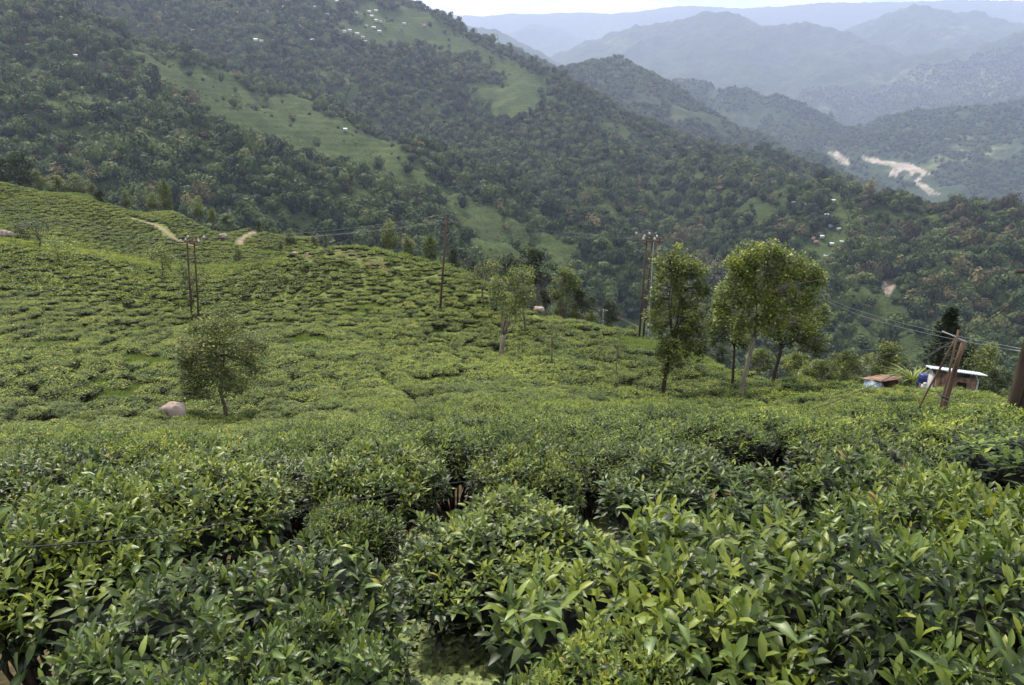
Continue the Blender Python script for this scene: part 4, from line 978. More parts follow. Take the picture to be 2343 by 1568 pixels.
for u, v, d, h, lib, lab, w in (
    (890, 572, 122, 62, T_round, 'bright leafy tree on the far side of the hill left of the middle pole', .95),
    (935, 588, 114, 46, T_round, 'low round tree just left of the middle pole', 1.2),
    (982, 600, 112, 62, T_round, 'full rounded tree directly behind the middle pole', 1.15),
    (1035, 620, 112, 56, T_dark, 'dark thin tree right of the middle pole', .8),
    (380, 485, 232, 64, T_round, 'tall pointed tree on the back ridge', .75), (350, 482, 234, 34, T_round, 'low tree left of the pointed ridge tree', 1.0),
    (232, 482, 215, 42, T_dark, 'dark egg-shaped tree on the back slope', .85), (288, 475, 226, 32, T_round, 'small hazy tree on the back ridge right of the dark egg-shaped one', .9),
    (48, 424, 250, 62, T_dark, 'tall dark tree on the back ridge at far left', .8), (5, 415, 255, 45, T_dark, 'dark tree cut by the left edge on the back ridge', .9), (88, 436, 252, 36, T_round, 'olive tree right of the tall dark ridge tree', .9),
    (130, 444, 252, 34, T_round, 'low bushy tree on the ridge between olive and spreading ones', 1.4), (180, 452, 250, 42, T_round, 'spreading olive tree on the back ridge', 1.4), (210, 455, 250, 30, T_round, 'small tree touching the spreading olive one', 1.2),
    (455, 500, 225, 44, T_round, 'pale hazy tree on the back ridge', .9), (485, 508, 222, 30, T_round, 'low tree right of the pale hazy tree', 1.0), (520, 516, 218, 22, T_round, 'flat shrub near the end of the back ridge', 1.6),
    (627, 546, 205, 26, T_round, 'small round tree beyond the dirt road', 1.1), (663, 560, 190, 34, T_round, 'round tree on the small ridge behind the hill', 1.0), (700, 560, 200, 34, T_dark, 'dark tree on the small ridge behind the hill', 1.1),
    (720, 566, 190, 26, T_round, 'olive shrub in front of the dark small ridge tree', 1.4), (545, 600, 160, 38, T_round, 'thin grey tree below the dirt road', .8), (642, 572, 178, 22, T_round, 'little bright shrub on the saddle', .9),
    (1225, 645, 135, 85, T_dark, 'large dark dome-shaped tree behind the forked trunk tree', 1.1), (1200, 640, 120, 40, T_dark, 'leafy dark tree at the foot of the dome-shaped tree', 1.2), (1290, 690, 120, 75, T_round, 'feathery spreading tree right of the dome-shaped tree', 1.3),
    (1330, 712, 118, 52, T_dark, 'dense dark bush on the drop behind the slope edge', 1.4), (1280, 725, 84, 50, T_round, 'round green tree beside the pale bare patch', .95), (1245, 700, 92, 42, T_dark, 'dark shrub above the pale bare patch', 1.0), (1312, 728, 92, 36, T_round, 'brownish shrub right of the round green tree', .9),
    (1350, 735, 90, 30, T_round, 'low spreading shrub left of the small far pole', 1.4), (1393, 742, 82, 56, T_dark, 'round dark tree behind the small far pole', .95), (1160, 640, 125, 62, T_dark, 'dark tree left of the dome-shaped tree', 1.1), (1080, 622, 110, 30, T_dark, 'low dark tree at the edge right of the middle pole', 1.2),
    (1380, 800, 150, 60, T_dark, 'dark crown low behind the slope edge', 1.4), (1440, 790, 140, 50, T_round, 'grey-green crown behind the right pair of poles', 1.3),
    (1875, 885, 49, 62, T_shrub, 'leafy shrub left of the white pipe', 1.1), (1930, 875, 52, 72, T_shrub, 'taller glossy shrub above the white pipe', .85), (1960, 892, 45, 34, T_shrub, 'low rounded shrub left of the rusty shed', 1.3), (1900, 895, 48, 26, T_shrub, 'low creeper mound beneath the leafy shrub', 1.6),
    (2020, 868, 58, 78, T_round, 'wide dark green tree behind the rusty shed', 1.2), (2060, 880, 46, 34, T_shrub, 'low shrub right behind the rusty shed', 1.4), (2030, 876, 44, 26, T_shrub, 'creeper mound behind the rusty roof', 1.6), (2240, 900, 44, 100, T_round, 'round reddish-green tree right of the white roofed hut', .85),
    (2200, 885, 48, 90, T_dark, 'dark bushy tree behind the white roofed hut', .8), (2275, 905, 42, 60, T_dark, 'dark shrub at the right of the round reddish tree', .9), (2320, 925, 40, 40, T_shrub, 'shrub near the right edge behind the big pole', 1.2), (1820, 855, 60, 50, T_shrub, 'shrub behind the right-hand dark tree', 1.2), (1740, 840, 62, 44, T_shrub, 'shrub seen between the tree trunks', 1.2), (1650, 825, 68, 40, T_dark, 'low dark shrub behind the dark short-trunked tree', 1.3)):
    tree_at(lib, u, v, d, h, 'tree' if lib is not T_shrub else 'shrub', lab, None, w)
tree_at([T_cone[0]], 595, 548, 203, 42, 'conifer', 'small conical tree at the bend of the dirt road')
tree_at([T_cone[0]], 745, 560, 190, 24, 'conifer', 'tiny conical tree on the skyline left of the hill trees')
# the dark leaning cypress by the hut
tb_, tcn = cone_tree(8.5, 1.9, M_tree_dark, 620, .32)
p = P(2128, 880, 52); zc = p[2]
ty = put_tree('cypress', 'tall dark ragged cypress standing behind the leaning posts', (tb_, tcn), (p[0], p[1], zc - 1), 0, 1)
q = P(2168, 700, 52); hh = (q[2] - zc + 1); ty.scale = (.95, .95, hh / 8.5); ty.rotation_euler = (0, math.radians(5), 0)

# ------------------------------------------------------------------ forest on the mountain
def forest_crown(n, L, seed):
    """lumpy leafy crown: a dark inner mass wrapped in facets"""
    a = rng.rand(9) * 6.28; c = np.stack([.30 * np.cos(a) * rng.rand(9) * 1.5, .30 * np.sin(a) * rng.rand(9) * 1.5, .42 + .34 * rng.rand(9)], 1)
    r = .17 + .14 * rng.rand(9)
    pb = []; D = []; T = []
    for ci, ri in zip(c, r):
        d = unit(rng.randn(n, 3) + np.array([0, 0, .35])); pb.append(ci + d * ri * (.8 + .25 * rng.rand(n)[:, None])); D.append(unit(np.cross(d, rng.randn(n, 3))) + d * .25); T.append(.5 + .1 * rng.randn() + .12 * rng.randn(n))
    pb = np.concatenate(pb); D = np.concatenate(D); T = np.concatenate(T); LL = L * (.6 + .8 * rng.rand(len(pb)))
    nr_ = unit(pb - np.array([0, 0, .5]))
    v, f, tt, rb = leaves(pb - unit(D) * LL[:, None] * .5, D, LL, LL * .42, np.clip(T, 0, 1), 0, nrm=nr_)
    # inner mass
    m = 10; cv = []
    for j in range(5):
        for i in range(m): cv.append((.30 * math.sin(math.pi * (j + .6) / 5.2) * math.cos(i * 6.283 / m), .30 * math.sin(math.pi * (j + .6) / 5.2) * math.sin(i * 6.283 / m), .2 + .6 * j / 4.5))
    cv = np.array(cv) * (1 + .12 * rng.randn(len(cv), 1)) ; n0 = len(v)
    i = np.arange(4)[:, None] * m; j = np.arange(m)[None]; cf = np.stack([i + j, i + (j + 1) % m, i + m + (j + 1) % m, i + m + j], -1).reshape(-1, 4)
    v = np.concatenate([v, cv]); tt = np.concatenate([tt, np.full(len(cv), .25)])
    return mk_mesh('crown', v, f + [cf + n0], M_forest, {'tint': tt})
def trunk_simple():
    g = Geo(); g.tube([(0, 0, -.1), (.01, 0, .3), (0, .02, .55)], [.03, .022, .012], 5); return g.mesh('trunk', M_bark_dark)
FC = [forest_crown(26, .13, k) for k in range(6)]; TS = trunk_simple()
M_brown = leaf_mat('forest_leaf_brown', [(0, (0.022, 0.018, 0.012)), (0.5, (0.066, 0.060, 0.034)), (1, (0.125, 0.112, 0.062))], rough=0.8, spec=0.1, transl=0.1, rnd=0.6)
M_straw = leaf_mat('forest_leaf_straw', [(0, (0.05, 0.045, 0.02)), (0.5, (0.14, 0.125, 0.055)), (1, (0.26, 0.22, 0.11))], rough=0.8, spec=0.1, transl=0.15, rnd=0.5)
for q_, m__ in ((FC[0], M_brown), (FC[1], M_brown), (FC[2], M_straw)):
    q_ = q_.copy(); q_.materials.clear(); q_.materials.append(m__); FC.append(q_)
FCL = []
for q_ in FC[:3]:
    q_ = q_.copy(); q_.materials.clear(); q_.materials.append(M_tree_mid); FCL.append(q_)
nF = 92000
fy = 300 + 2100 * rng.rand(nF) ** 0.8; fx = (rng.rand(nF) * 2 - 1) * (fy * .80 + 60)
fz_ = main_h(fx, fy)
fm_ = field_mask(fx, fy, fz_)
u, v, f = proj(np.stack([fx, fy, fz_ + 8], -1))
dens = np.interp(np.hypot(fx, fy), [300, 900, 1800], [1.0, 1.0, 1.0])
keep = (rng.rand(nF) > fm_ * .975) & (u > -150) & (u < 2492) & (v > -120) & (v < 1000)
# line of sight over the mountain, loose
rF = np.hypot(fx, fy); vis = np.ones(nF, bool)
for q in np.linspace(.3, .97, 14): vis &= ~((fz_ + 15) * q + 25 < main_h(fx * q, fy * q))
keep &= vis
vs = np.ones(nF, bool)
for q in np.linspace(.05, .9, 12):
    qx, qy = fx * q, fy * q; m_ = np.hypot(qx, qy) < 300
    if m_.any(): vs[m_] &= ~((fz_[m_] + 12) * q + 6 < hz(qx[m_], qy[m_]))
keep &= vs
bare_ = np.hypot((u - 2033) / 22, (v - 648) / 26) < 1; keep &= ~bare_
ii = np.where(keep)[0]
size = (5.5 + 13 * rng.rand(nF) ** 2.2) * np.interp(rF, [400, 1200, 2200], [.85, 1.0, 1.15])
tall = .7 + .8 * rng.rand(nF) ** 1.5
# the largest showing ones become trees of their own
uu, vv = u[ii], v[ii]; seen = (uu > 0) & (uu < 2342) & (vv > 0)
strict = np.ones(len(ii), bool)
for q in np.linspace(.3, .985, 24): strict &= (fz_[ii] + 6) * q > main_h(fx[ii] * q, fy[ii] * q)
for q in np.linspace(.03, .8, 30):
    qx, qy = fx[ii] * q, fy[ii] * q; m_ = np.hypot(qx, qy) < 330
    if m_.any(): strict[m_] &= (fz_[ii][m_] + 3) * q > hz(qx[m_], qy[m_])
px = size[ii] / rF[ii] * (seen & strict)
big = ii[np.argsort(-px)[:230]]; rest = np.setdiff1d(ii, big)
FM = [(150, 'above the left edge of the back ridge'), (330, 'above the egg-shaped tree'), (480, 'above the pointed ridge tree'), (640, 'above the dirt road'), (800, 'above the hill top'), (960, 'left of the middle pole'), (1100, 'right of the middle pole'), (1240, 'above the dome-shaped tree'),
      (1370, 'above the small far pole'), (1480, 'left of the right pole pair'), (1640, 'by the tall leaning tree'), (1800, 'above the big spreading tree'), (1930, 'above the leafy shrubs'), (2060, 'above the rusty shed'), (2200, 'above the cypress'), (9999, 'near the right edge')]
def fband(k):
    m = next(t for x, t in FM if u[k] < x); lv = 'high' if v[k] < 380 else ('halfway up' if v[k] < 480 else ('low' if v[k] < 560 else ('lower still' if v[k] < 620 else ('very low' if v[k] < 700 else 'lowest'))))
    return 'forest tree %s on the far slope, %s' % (lv, m), 'forest trees %s, %s' % (lv, m)
for k in big:
    lab, grp = fband(k)
    t = thing('forest_tree', lab, 'tree', (fx[k], fy[k], fz_[k] - 1), (0, 0, rng.rand() * 6.28), (size[k], size[k], size[k] * tall[k]), grp)
    link('trunk', TS, t); link('crown', FC[k % 6], t)
n = len(rest); rot = np.zeros((n, 3)); rot[:, 2] = rng.rand(n) * 6.28
vi_ = rng.randint(0, 6, n); ru, rv = u[rest] + 25 * rng.randn(n), v[rest] + 15 * rng.randn(n)
pb_ = np.where((ru > 1960) & (rv < 560) & (rv > 400), .32, np.where(ru > 1960, .10, np.where((ru < 330) & (rv < 200), .16, .02)))
vi_ = np.where(rng.rand(n) < pb_, 6 + rng.randint(0, 2, n), vi_)
st_ = np.zeros(n, bool)
for (a_, b_, c_, d_) in ((1800, 560, 60, 50), (1770, 640, 50, 60), (2140, 640, 70, 60), (2260, 560, 60, 40), (1560, 570, 60, 60), (1350, 480, 40, 30), (760, 600, 60, 30), (2080, 700, 50, 40)):
    st_ |= np.hypot((ru - a_) / c_, (rv - b_) / d_) < 1
vi_ = np.where((st_ & (rng.rand(n) < .45)) | (rng.rand(n) < .02), 8, vi_)
inst_group('forest', np.stack([fx[rest], fy[rest], fz_[rest] - 1.5], 1), rot, np.stack([size[rest], size[rest], size[rest] * tall[rest]], 1), vi_, FC)
print('forest', n)
# undergrowth and scattered shrubs in the clearings
nS = 44000; sy2 = 350 + 1900 * rng.rand(nS) ** .8; sx2 = (rng.rand(nS) * 2 - 1) * sy2 * .78; sz2 = main_h(sx2, sy2)
u2, v2, f2 = proj(np.stack([sx2, sy2, sz2], -1)); cl_ = fbm(sx2 / 60, sy2 / 60, 3) > .05
m_ = (field_mask(sx2, sy2, sz2) > .3) & cl_ & (rng.rand(nS) < .7); n = m_.sum()
s_ = .9 + 3.0 * rng.rand(n) ** 3; rot = np.zeros((n, 3)); rot[:, 2] = rng.rand(n) * 6.28
inst_group('hillside_shrubs', np.stack([sx2[m_], sy2[m_], sz2[m_] - .6], 1), rot, np.stack([s_, s_, s_], 1), rng.randint(0, 3, n), FCL)

# distant woods on the nearer blue ridges: crowns scattered in the same way
nD = 60000; dy = 2300 + 3800 * rng.rand(nD); dx = dy * (-.05 + .85 * rng.rand(nD)); dz = far_h(dx, dy)
du, dv, _ = proj(np.stack([dx, dy, dz + 8], -1)); ok = np.ones(nD, bool)
for s_ in SCAR:
    for ou, ov in ((0, 0), (5, 5), (-5, -5), (0, 9)): ok &= ~in_poly(du + ou, dv + ov, s_)
ok &= ~(in_poly(du, dv, [(1880, 330), (2160, 350), (2200, 470), (2060, 450), (1900, 400)]) & (rng.rand(nD) < .75))
ok &= fbm(dx / 300, dy / 300, 3) < np.where(dv > 200, .25, .6)
dx, dy, dz = dx[ok], dy[ok], dz[ok]; nD = len(dx)
s_ = 11 + 11 * rng.rand(nD); rot = np.zeros((nD, 3)); rot[:, 2] = rng.rand(nD) * 6.28
inst_group('distant_forest', np.stack([dx, dy, dz - 5], 1), rot, np.stack([s_, s_, s_], 1), rng.randint(0, 6, nD), FC)

# tall thin trees along the skyline of the mountain
def skyline_tree(h):
    g = Geo(); g.tube([(0, 0, -2), (.2, 0, h * .4), (0, .2, h * .92)], [.5, .38, .15], 6)
    cc = [(rng.randn() * h * .05, rng.randn() * h * .05, h * (.62 + .38 * rng.rand())) for _ in range(7)]
    for c in cc: g.tube(limb((0, 0, c[2] - h * .08), c, .05, 3), [.15, .1, .05], 4)
    return g.mesh('trunk', M_bark_dark), clump_leaves(cc, [h * .075] * 7, [26] * 7, h * .06, M_forest, tbase=.3)
SK = [skyline_tree(20) for _ in range(3)]
k = 0
for (x, v_, d, hp, lab) in ((1027, 72, 1935, 20, 'short tree starting the skyline clump'), (1034, 75, 1925, 26, 'slim tree in the skyline clump, second from left'), (1040, 80, 1915, 29, 'tall bare-stemmed tree in the skyline clump'), (1048, 86, 1905, 29, 'tallest bare-stemmed tree in the skyline clump'), (1053, 91, 1895, 22, 'last tree of the skyline clump'), (1015, 64, 1945, 14, 'small tree above the skyline clump'),
                        (1102, 118, 1865, 26, 'leaning tall tree lower on the skyline'), (1112, 124, 1860, 27, 'tall tufted tree lower on the skyline'), (1122, 130, 1855, 22, 'rounded tree lower on the skyline'), (1150, 140, 1810, 22, 'dark pointed tree where the skyline flattens'), (1165, 143, 1800, 22, 'dark broad tree where the skyline flattens'), (1190, 150, 1770, 20, 'dark tree at the end of the flat skyline'),
                        (1208, 158, 1750, 20, 'thin tree past the flat skyline'), (1240, 178, 1710, 16, 'small tree on the falling skyline'), (1358, 245, 1580, 26, 'lone rounded tree standing up from the falling skyline'), (1235, 172, 1715, 20, 'paired thin tree on the falling skyline')):
    p = P(x, v_, d); zz = float(main_h(np.array([p[0]]), np.array([p[1]]))[0])
    H = hp * d / F_PX; base_z = min(zz, p[2]) ; s = (H + max(0, p[2] - base_z)) / 20
    put_tree('skyline_tree', lab, SK[k % 3], (p[0], p[1], base_z), rng.rand() * 6, s, None); k += 1
for (x, v_, d, hp, w, lab) in ((545, 196, 1130, 24, 1.6, 'wide lone tree on the crest of the green spur'), (340, 88, 1500, 16, 1.4, 'pale flowering tree high on the green spur'), (755, 396, 700, 16, 1, 'lone tree at the lower edge of the green spur'), (725, 398, 700, 14, 1, 'second lone tree at the lower edge of the green spur'), (790, 400, 690, 22, 1, 'taller tree ending the row below the green spur'), (1095, 435, 800, 18, 1, 'single dark tree on the small terrace field')):
    p = P(x, v_, d); zz = float(main_h(np.array([p[0]]), np.array([p[1]]))[0]); H = hp * d / F_PX
    t = thing('lone_tree', lab, 'tree', (p[0], p[1], zz - .5), (0, 0, rng.rand() * 6), (H * w, H * w, H * 1.1)); link('trunk', TS, t); link('crown', FC[k % 6], t); k += 1

# ------------------------------------------------------------------ houses on the slopes
def house_meshes(L, Wd, H, roofm, wallm):
    w = Geo(); w.box((0, 0, H / 2 - 1), (L, Wd, H + 2))
    r = Geo(); e = .5; v = [(-L / 2 - e, -Wd / 2 - e, H), (L / 2 + e, -Wd / 2 - e, H), (L / 2 + e, Wd / 2 + e, H), (-L / 2 - e, Wd / 2 + e, H), (-L / 2 - e, 0, H + 1.5), (L / 2 + e, 0, H + 1.5)]
    r.add(v, [(0, 1, 5, 4), (2, 3, 4, 5)]).add([v[0], v[3], v[4], v[1], v[2], v[5]], [(0, 2, 1), (3, 4, 5)]).add([(a, b, c - .004) for a, b, c in v[:4]], [(3, 2, 1, 0)])
    d = Geo(); d.box((0, -Wd / 2 - .02, 1.0), (.9, .08, 2.0))
    wi = Geo(); wi.box((0, 0, 0), (1.0, .1, 1.0))
    return w.mesh('wall', wallm), r.mesh('roof', roofm), d.mesh('door', M_plank), wi.mesh('window', M_window)
HM = [house_meshes(9, 5.5, 2.8, M_white, M_white_wall), house_meshes(7, 5, 2.8, M_white, M_white_wall), house_meshes(8, 5, 2.6, M_red_roof, M_white_wall), house_meshes(7, 5, 2.6, M_blue_roof, M_white_wall), house_meshes(12, 6, 3, M_green_roof, M_white_wall)]
def house(u_, v_, lab, grp, kind, ry, s=1.0):
    # march the pixel's ray to the mountain surface
    dd = np.linspace(450, 2600, 1400); pp = ray(u_, v_)[None] * dd[:, None]
    h_ = main_h(pp[:, 0], pp[:, 1]); hit = np.where(pp[:, 2] < h_ + 2)[0]
    if len(hit) == 0: return
    p = pp[hit[0]]; m = HM[kind]; L = (9, 7, 8, 7, 12)[kind]; Wd = (5.5, 5, 5, 5, 6)[kind]
    s = s * min(1.0, 7.5 * dd[hit[0]] / F_PX / L)
    t = thing('house', lab, 'house', (p[0], p[1], max(float(h_[hit[0]]), p[2]) + .8), (0, 0, ry), (s, s, s), grp)
    link('wall', m[0], t); link('roof', m[1], t); link('door', m[2], t)
    for xx in (-L * .3, L * .3): link('window', m[3], t, (xx, -Wd / 2 - .02, 1.4))
VILL = [(1814, 466, 0), (1814, 478, 0), (1819, 491, 1), (1845, 470, 0), (1860, 484, 1), (1870, 486, 0), (1890, 495, 0), (1905, 463, 1), (1918, 433, 1), (1918, 527, 0), (1900, 520, 3), (1925, 556, 4), (1860, 548, 2), (1866, 556, 2), (1902, 562, 1), (1880, 545, 1), (1888, 590, 3), (1875, 604, 2)]
names_v = ['topmost of the left column', 'middle one of the left column', 'lowest of the left column', 'long roof above the clustered ones', 'left one of the clustered pair', 'right one of the clustered pair', 'single roof below the cluster', 'single roof near the crest track', 'roof at the crest', 'long roof beside the track bend', 'blue-grey roof left of the track bend', 'largest pale green roof', 'red roof in the gardens', 'red roof just below the first red one', 'small white roof left of the green roof', 'small white roof in the gardens', 'blue roof below the gardens', 'lowest red roof of the hamlet']
for (a, b, kd), nm in zip(VILL, names_v): house(a, b, 'hamlet house on the right spur, ' + nm, 'hamlet houses on the right spur', kd, rng.randn() * .5, 1.0)
LEFT = [(30, 70, 0), (20, 57, 1), (60, 20, 0), (80, 33, 0), (140, 45, 1), (50, 95, 1), (172, 131, 0), (290, 160, 0), (313, 160, 2), (340, 165, 0), (441, 72, 0), (352, 197, 1)]
for j, (a, b, kd) in enumerate(LEFT):
    nm = ['pale house low in the far left trees', 'pale house above the first at far left', 'large pale house at the top left', 'white house right of the large pale one', 'wide white roof at the top of the dark wood', 'half hidden house below the far left ones', 'lone white house in the dark wood', 'left white house of the row at the wood edge', 'middle house with a red roof at the wood edge', 'right white house of the row at the wood edge', 'white house in the upper ravine', 'tiny white hut below the wood edge row'][j]
    house(a, b, nm, 'houses in the left woods', kd, rng.randn() * .4, 1.0 if j else 1.2)
UP = [(455, 18), (470, 15), (500, 12), (512, 17), (540, 32), (560, 45), (570, 60), (565, 68), (600, 58), (585, 95), (598, 97), (620, 66), (640, 50), (655, 63), (685, 62), (650, 20), (665, 8), (640, 145), (655, 147), (715, 95), (770, 6), (800, 12), (788, 75), (800, 73), (817, 80), (830, 88), (838, 62), (860, 28), (875, 32), (905, 30), (930, 52), (985, 57), (1030, 60), (868, 75), (895, 98), (748, 36), (722, 20), (695, 20), (610, 30), (580, 28), (790, 300), (860, 50), (915, 66), (850, 40)]
for j, (a, b) in enumerate(UP):
    kd = (0, 1, 1, 0, 2, 3, 1)[j % 7]
    if b > 200: house(a, b, 'tiny white hut on the lower end of the green spur', None, 1, 0); continue
    house(a * 1.0 if a < 870 else a - 60, b, 'distant hill village house with a %s roof, upper mountainside' % ('white', 'white', 'white', 'white', 'red', 'pale blue', 'white')[j % 7], 'hill village houses, %s roofs' % ('white', 'white', 'white', 'white', 'red', 'pale blue', 'white')[j % 7], kd, rng.randn() * .6, 1.0)

# ------------------------------------------------------------------ poles and wires
def insul(g, p, h=.22, r=.07):
    p = np.array(p, float)
    g.tube([p, p + (0, 0, h * .3)], [r * .3, r * .3], 6)
    g.tube([p + (0, 0, h * .3), p + (0, 0, h * .5), p + (0, 0, h * .8), p + (0, 0, h)], [r, r * .9, r * .7, r * .35], 8)
def pole_top(u_, v_, b): return off(u_, v_, 0, b)
# middle single pole
b = base(1005, 708, 68); T = pole_top(1023, 497, b); HP = T[2]
pm = thing('electric_pole', 'single rust-brown steel pole with a V-braced crossarm, middle of the tea hill', 'utility pole', b)
g = Geo(); ln = np.array([T[0], 0, T[2]]); g.tube([ln * 0 - (0, 0, .4), ln * .5, ln], [.105, .095, .08], 10); link('pole', g.mesh('pole', M_steel), pm)
ca = ln * .925; g = Geo(); g.box(ca, (1.05, .09, .09)); link('crossarm', g.mesh('crossarm', M_steel_dark), pm)
for s in (-1, 1):
    g = Geo(); g.tube([ca + (s * .42, 0, 0), ca + (-0.02 * s + s * .06 - ln[0] * .06, 0, -.95)], .025, 5); link('brace', g.mesh('brace', M_steel_dark), pm)
mid_ins = []
for q in (ca + (-.5, 0, .05), ca + (.5, 0, .05), ln + (0, 0, .0)):
    g = Geo(); insul(g, q, .32, .13); link('insulator', g.mesh('insulator', M_insul), pm); mid_ins.append(b + q + (0, 0, .28))
# pairs of poles
def pair(bases, tops, d, lab, arms, nins, matp, grp=None):
    b0 = base(*bases[0], d); t = thing('electric_pole_pair', lab, 'utility pole', b0)
    res = []
    L = []
    for (bu, bv), (tu, tv) in zip(bases, tops):
        bb = base(bu, bv, d); tp = off(tu, tv, 0, b0); q = bb - b0; q[2] -= .3
        g = Geo(); g.tube([q, (q + tp) / 2, tp], [.10, .09, .075], 9); link('pole', g.mesh('pole', matp), t); L.append(tp)
    c = (L[0] + L[1]) / 2; w = abs(L[0][0] - L[1][0])
    ins = []
    for k, (dz, dx0, dx1, dy_) in enumerate(arms):
        g = Geo(); a = c + (dx0, dy_, dz); e_ = c + (dx1, dy_, dz); g.box((a + e_) / 2, (dx1 - dx0, .1, .1)); link('crossarm', g.mesh('crossarm', M_arm), t)
        for j in range(nins):
            xx = a[0] + (e_[0] - a[0]) * (j + .2) / (nins - .6)
            g = Geo(); insul(g, (xx, a[1], a[2] + .05), .26, .11); link('insulator', g.mesh('insulator', M_insul if j % 2 else M_insul_w), t)
            ins.append(b0 + np.array((xx, a[1], a[2] + .3)))
    for k in range(2):      # strain insulator strings hanging along the line
        for s in (-1, 1):
            g = Geo(); q0 = c + (s * (abs(arms[0][1]) + .05), 0, arms[0][0] - .02 - k * .25)
            for j in range(4):
                q1 = q0 + (s * (.06 + .14 * j), 0, -.03 * j * (1 if s > 0 else 0)); g.tube([q1, q1 + (s * .08, 0, 0)], [.075, .05], 8)
            link('insulator_string', g.mesh('insulator_string', M_insul), t)
    return ins, b0 + c
insL, cL = pair([(437, 718), (453, 718)], [(428, 556), (444, 556)], 80, 'pair of slim dark steel poles with a crowded crossarm, left on the tea slope', [(.05, -1.0, 1.1, -.25), (.38, -.5, 1.4, .3), (.1, -.7, .8, .25)], 3, M_steel)
insR, cR = pair([(1463, 760), (1472, 760)], [(1479, 552), (1492, 550)], 68, 'pair of rusty poles with many dark insulators, left of the tall leaning tree', [(.02, -.7, 1.0, -.25), (.42, -1.3, .7, .25), (.22, -.6, 1.3, 0)], 4, M_steel)
def wire(name, lab, a, b_, sag, r=.012, mat=None, n=24, cat='wire', group=None):
    a = np.array(a, float); b_ = np.array(b_, float); t = np.linspace(0, 1, n)[:, None]
    pts = a * (1 - t) + b_ * t; pts[:, 2] -= (4 * sag * t * (1 - t))[:, 0]
    g = Geo(); g.tube(pts, r, 5); return tag(link(name, g.mesh(name, mat or M_wire)), lab, cat, group)
G1 = 'power line wires over the tea hill'
tgt = P(-150, 430, 150)
for k in range(3):
    wire('power_wire', ('upper wire', 'middle wire', 'lowest wire')[k] + ' running off the left edge from the left pole pair', tgt + np.array((k * .8, k * .3, -k * 1.6 + 1.2)), cL + np.array((-.8 + .5 * k, 0, .45 - .25 * k)), 1.2, .011, group=G1)
    wire('power_wire', ('front wire', 'back wire', 'top wire')[k] + ' between the left pole pair and the middle pole', cL + np.array((1.0 - .3 * k, .2, .35 + (.1 if k == 2 else 0))), mid_ins[k], 0.5, .010, group=G1)
    wire('power_wire', ('front wire', 'back wire', 'top wire')[k] + ' between the middle pole and the right pole pair', mid_ins[k], cR + np.array((-1.1 + .3 * k, 0, .15 + .12 * k)), .5, .010, group=G1)
for k in range(3):
    wire('jumper_wire', 'jumper loop %s the insulators of the right pole pair' % ('above', 'across', 'beside')[k], cR + np.array((-1.5 + .2 * k, 0, .35)), cR + np.array((1.7, 0, -.05 + .1 * k)), -.45 + .16 * k, .012, n=12)
g = Geo(); bb = base(1480, 760, 68); wire('earth_wire', 'pale earthing wire hanging beside the right pole pair', cR + np.array((.35, -.1, -.1)), bb + np.array((.1, -.1, 0)), 0, .03, M_insul_w)
# small distant pole with arm
b = base(1378, 740, 78)
b = P(1378, 742, 84); b[2] -= .3
t = thing('small_pole', 'small grey concrete pole at the slope edge before the round dark tree', 'utility pole', b)
q = off(1380, 708, 0, b); g = Geo(); g.tube([(0, 0, -3), q * .5, q], [.10, .09, .07], 7); link('pole', g.mesh('pole', M_concrete), t)
g = Geo(); g.box(q * .93, (1.1, .08, .08)); link('crossarm', g.mesh('crossarm', M_concrete), t)
for k in range(3):
    wire('distribution_wire', ('upper', 'middle', 'lower')[k] + ' thin wire sloping down past the dome-shaped tree to the small pole', P(1215, 650 + 5 * k, 118), b + q * .93 + np.array((-.4 + .4 * k, 0, .1)), .4, .009)
    wire('distribution_wire', ('upper', 'middle', 'lower')[k] + ' thin wire from the small pole running right behind the leaning tree', b + q * .93 + np.array((-.4 + .4 * k, 0, .1)), P(1640, 800 + 6 * k, 66), .4, .008)

# leaning posts by the huts
b = base(2150, 962, 19); t = thing('leaning_post_stay', 'weathered post with two thinner props leaning together in front of the white hut', 'utility pole', b)
def bar(u0, v0, u1, v1, r0, r1, nm, mat, dy=0.0, n=6):
    a = off(u0, v0, 0, b); c = off(u1, v1, 0, b); a[1] += dy; c[1] += 0; a[2] -= .35
    g = Geo(); tt = np.linspace(0, 1, n)[:, None]; pts = a * (1 - tt) + c * tt + rng.randn(n, 3) * .006; g.tube(pts, np.linspace(r0, r1, n), 9, wob=.05); return link(nm, g.mesh(nm, mat, True), t)
bar(2148, 962, 2204, 781, .056, .05, 'post', M_wood_pole)
bar(2126, 966, 2193, 755, .026, .024, 'prop', M_wood_pole, -.25)
bar(2096, 964, 2194, 757, .024, .022, 'prop', M_wood_pole, .3)
tp = off(2197, 770, 0, b)
g = Geo(); a_, c_ = off(2155, 758, 0, b), off(2212, 783, 0, b); g.tube([a_, (a_ + c_) / 2, c_], .013, 5); link('crossarm', g.mesh('crossarm', M_insul_w), t)
g = Geo(); q = off(2150, 905, 0, b); g.tube([q + (0, -.12, 0), q + (0.02, -.12, .04)], [.11, .11], 8); link('wire_binding', g.mesh('wire_binding', M_steel_dark), t)
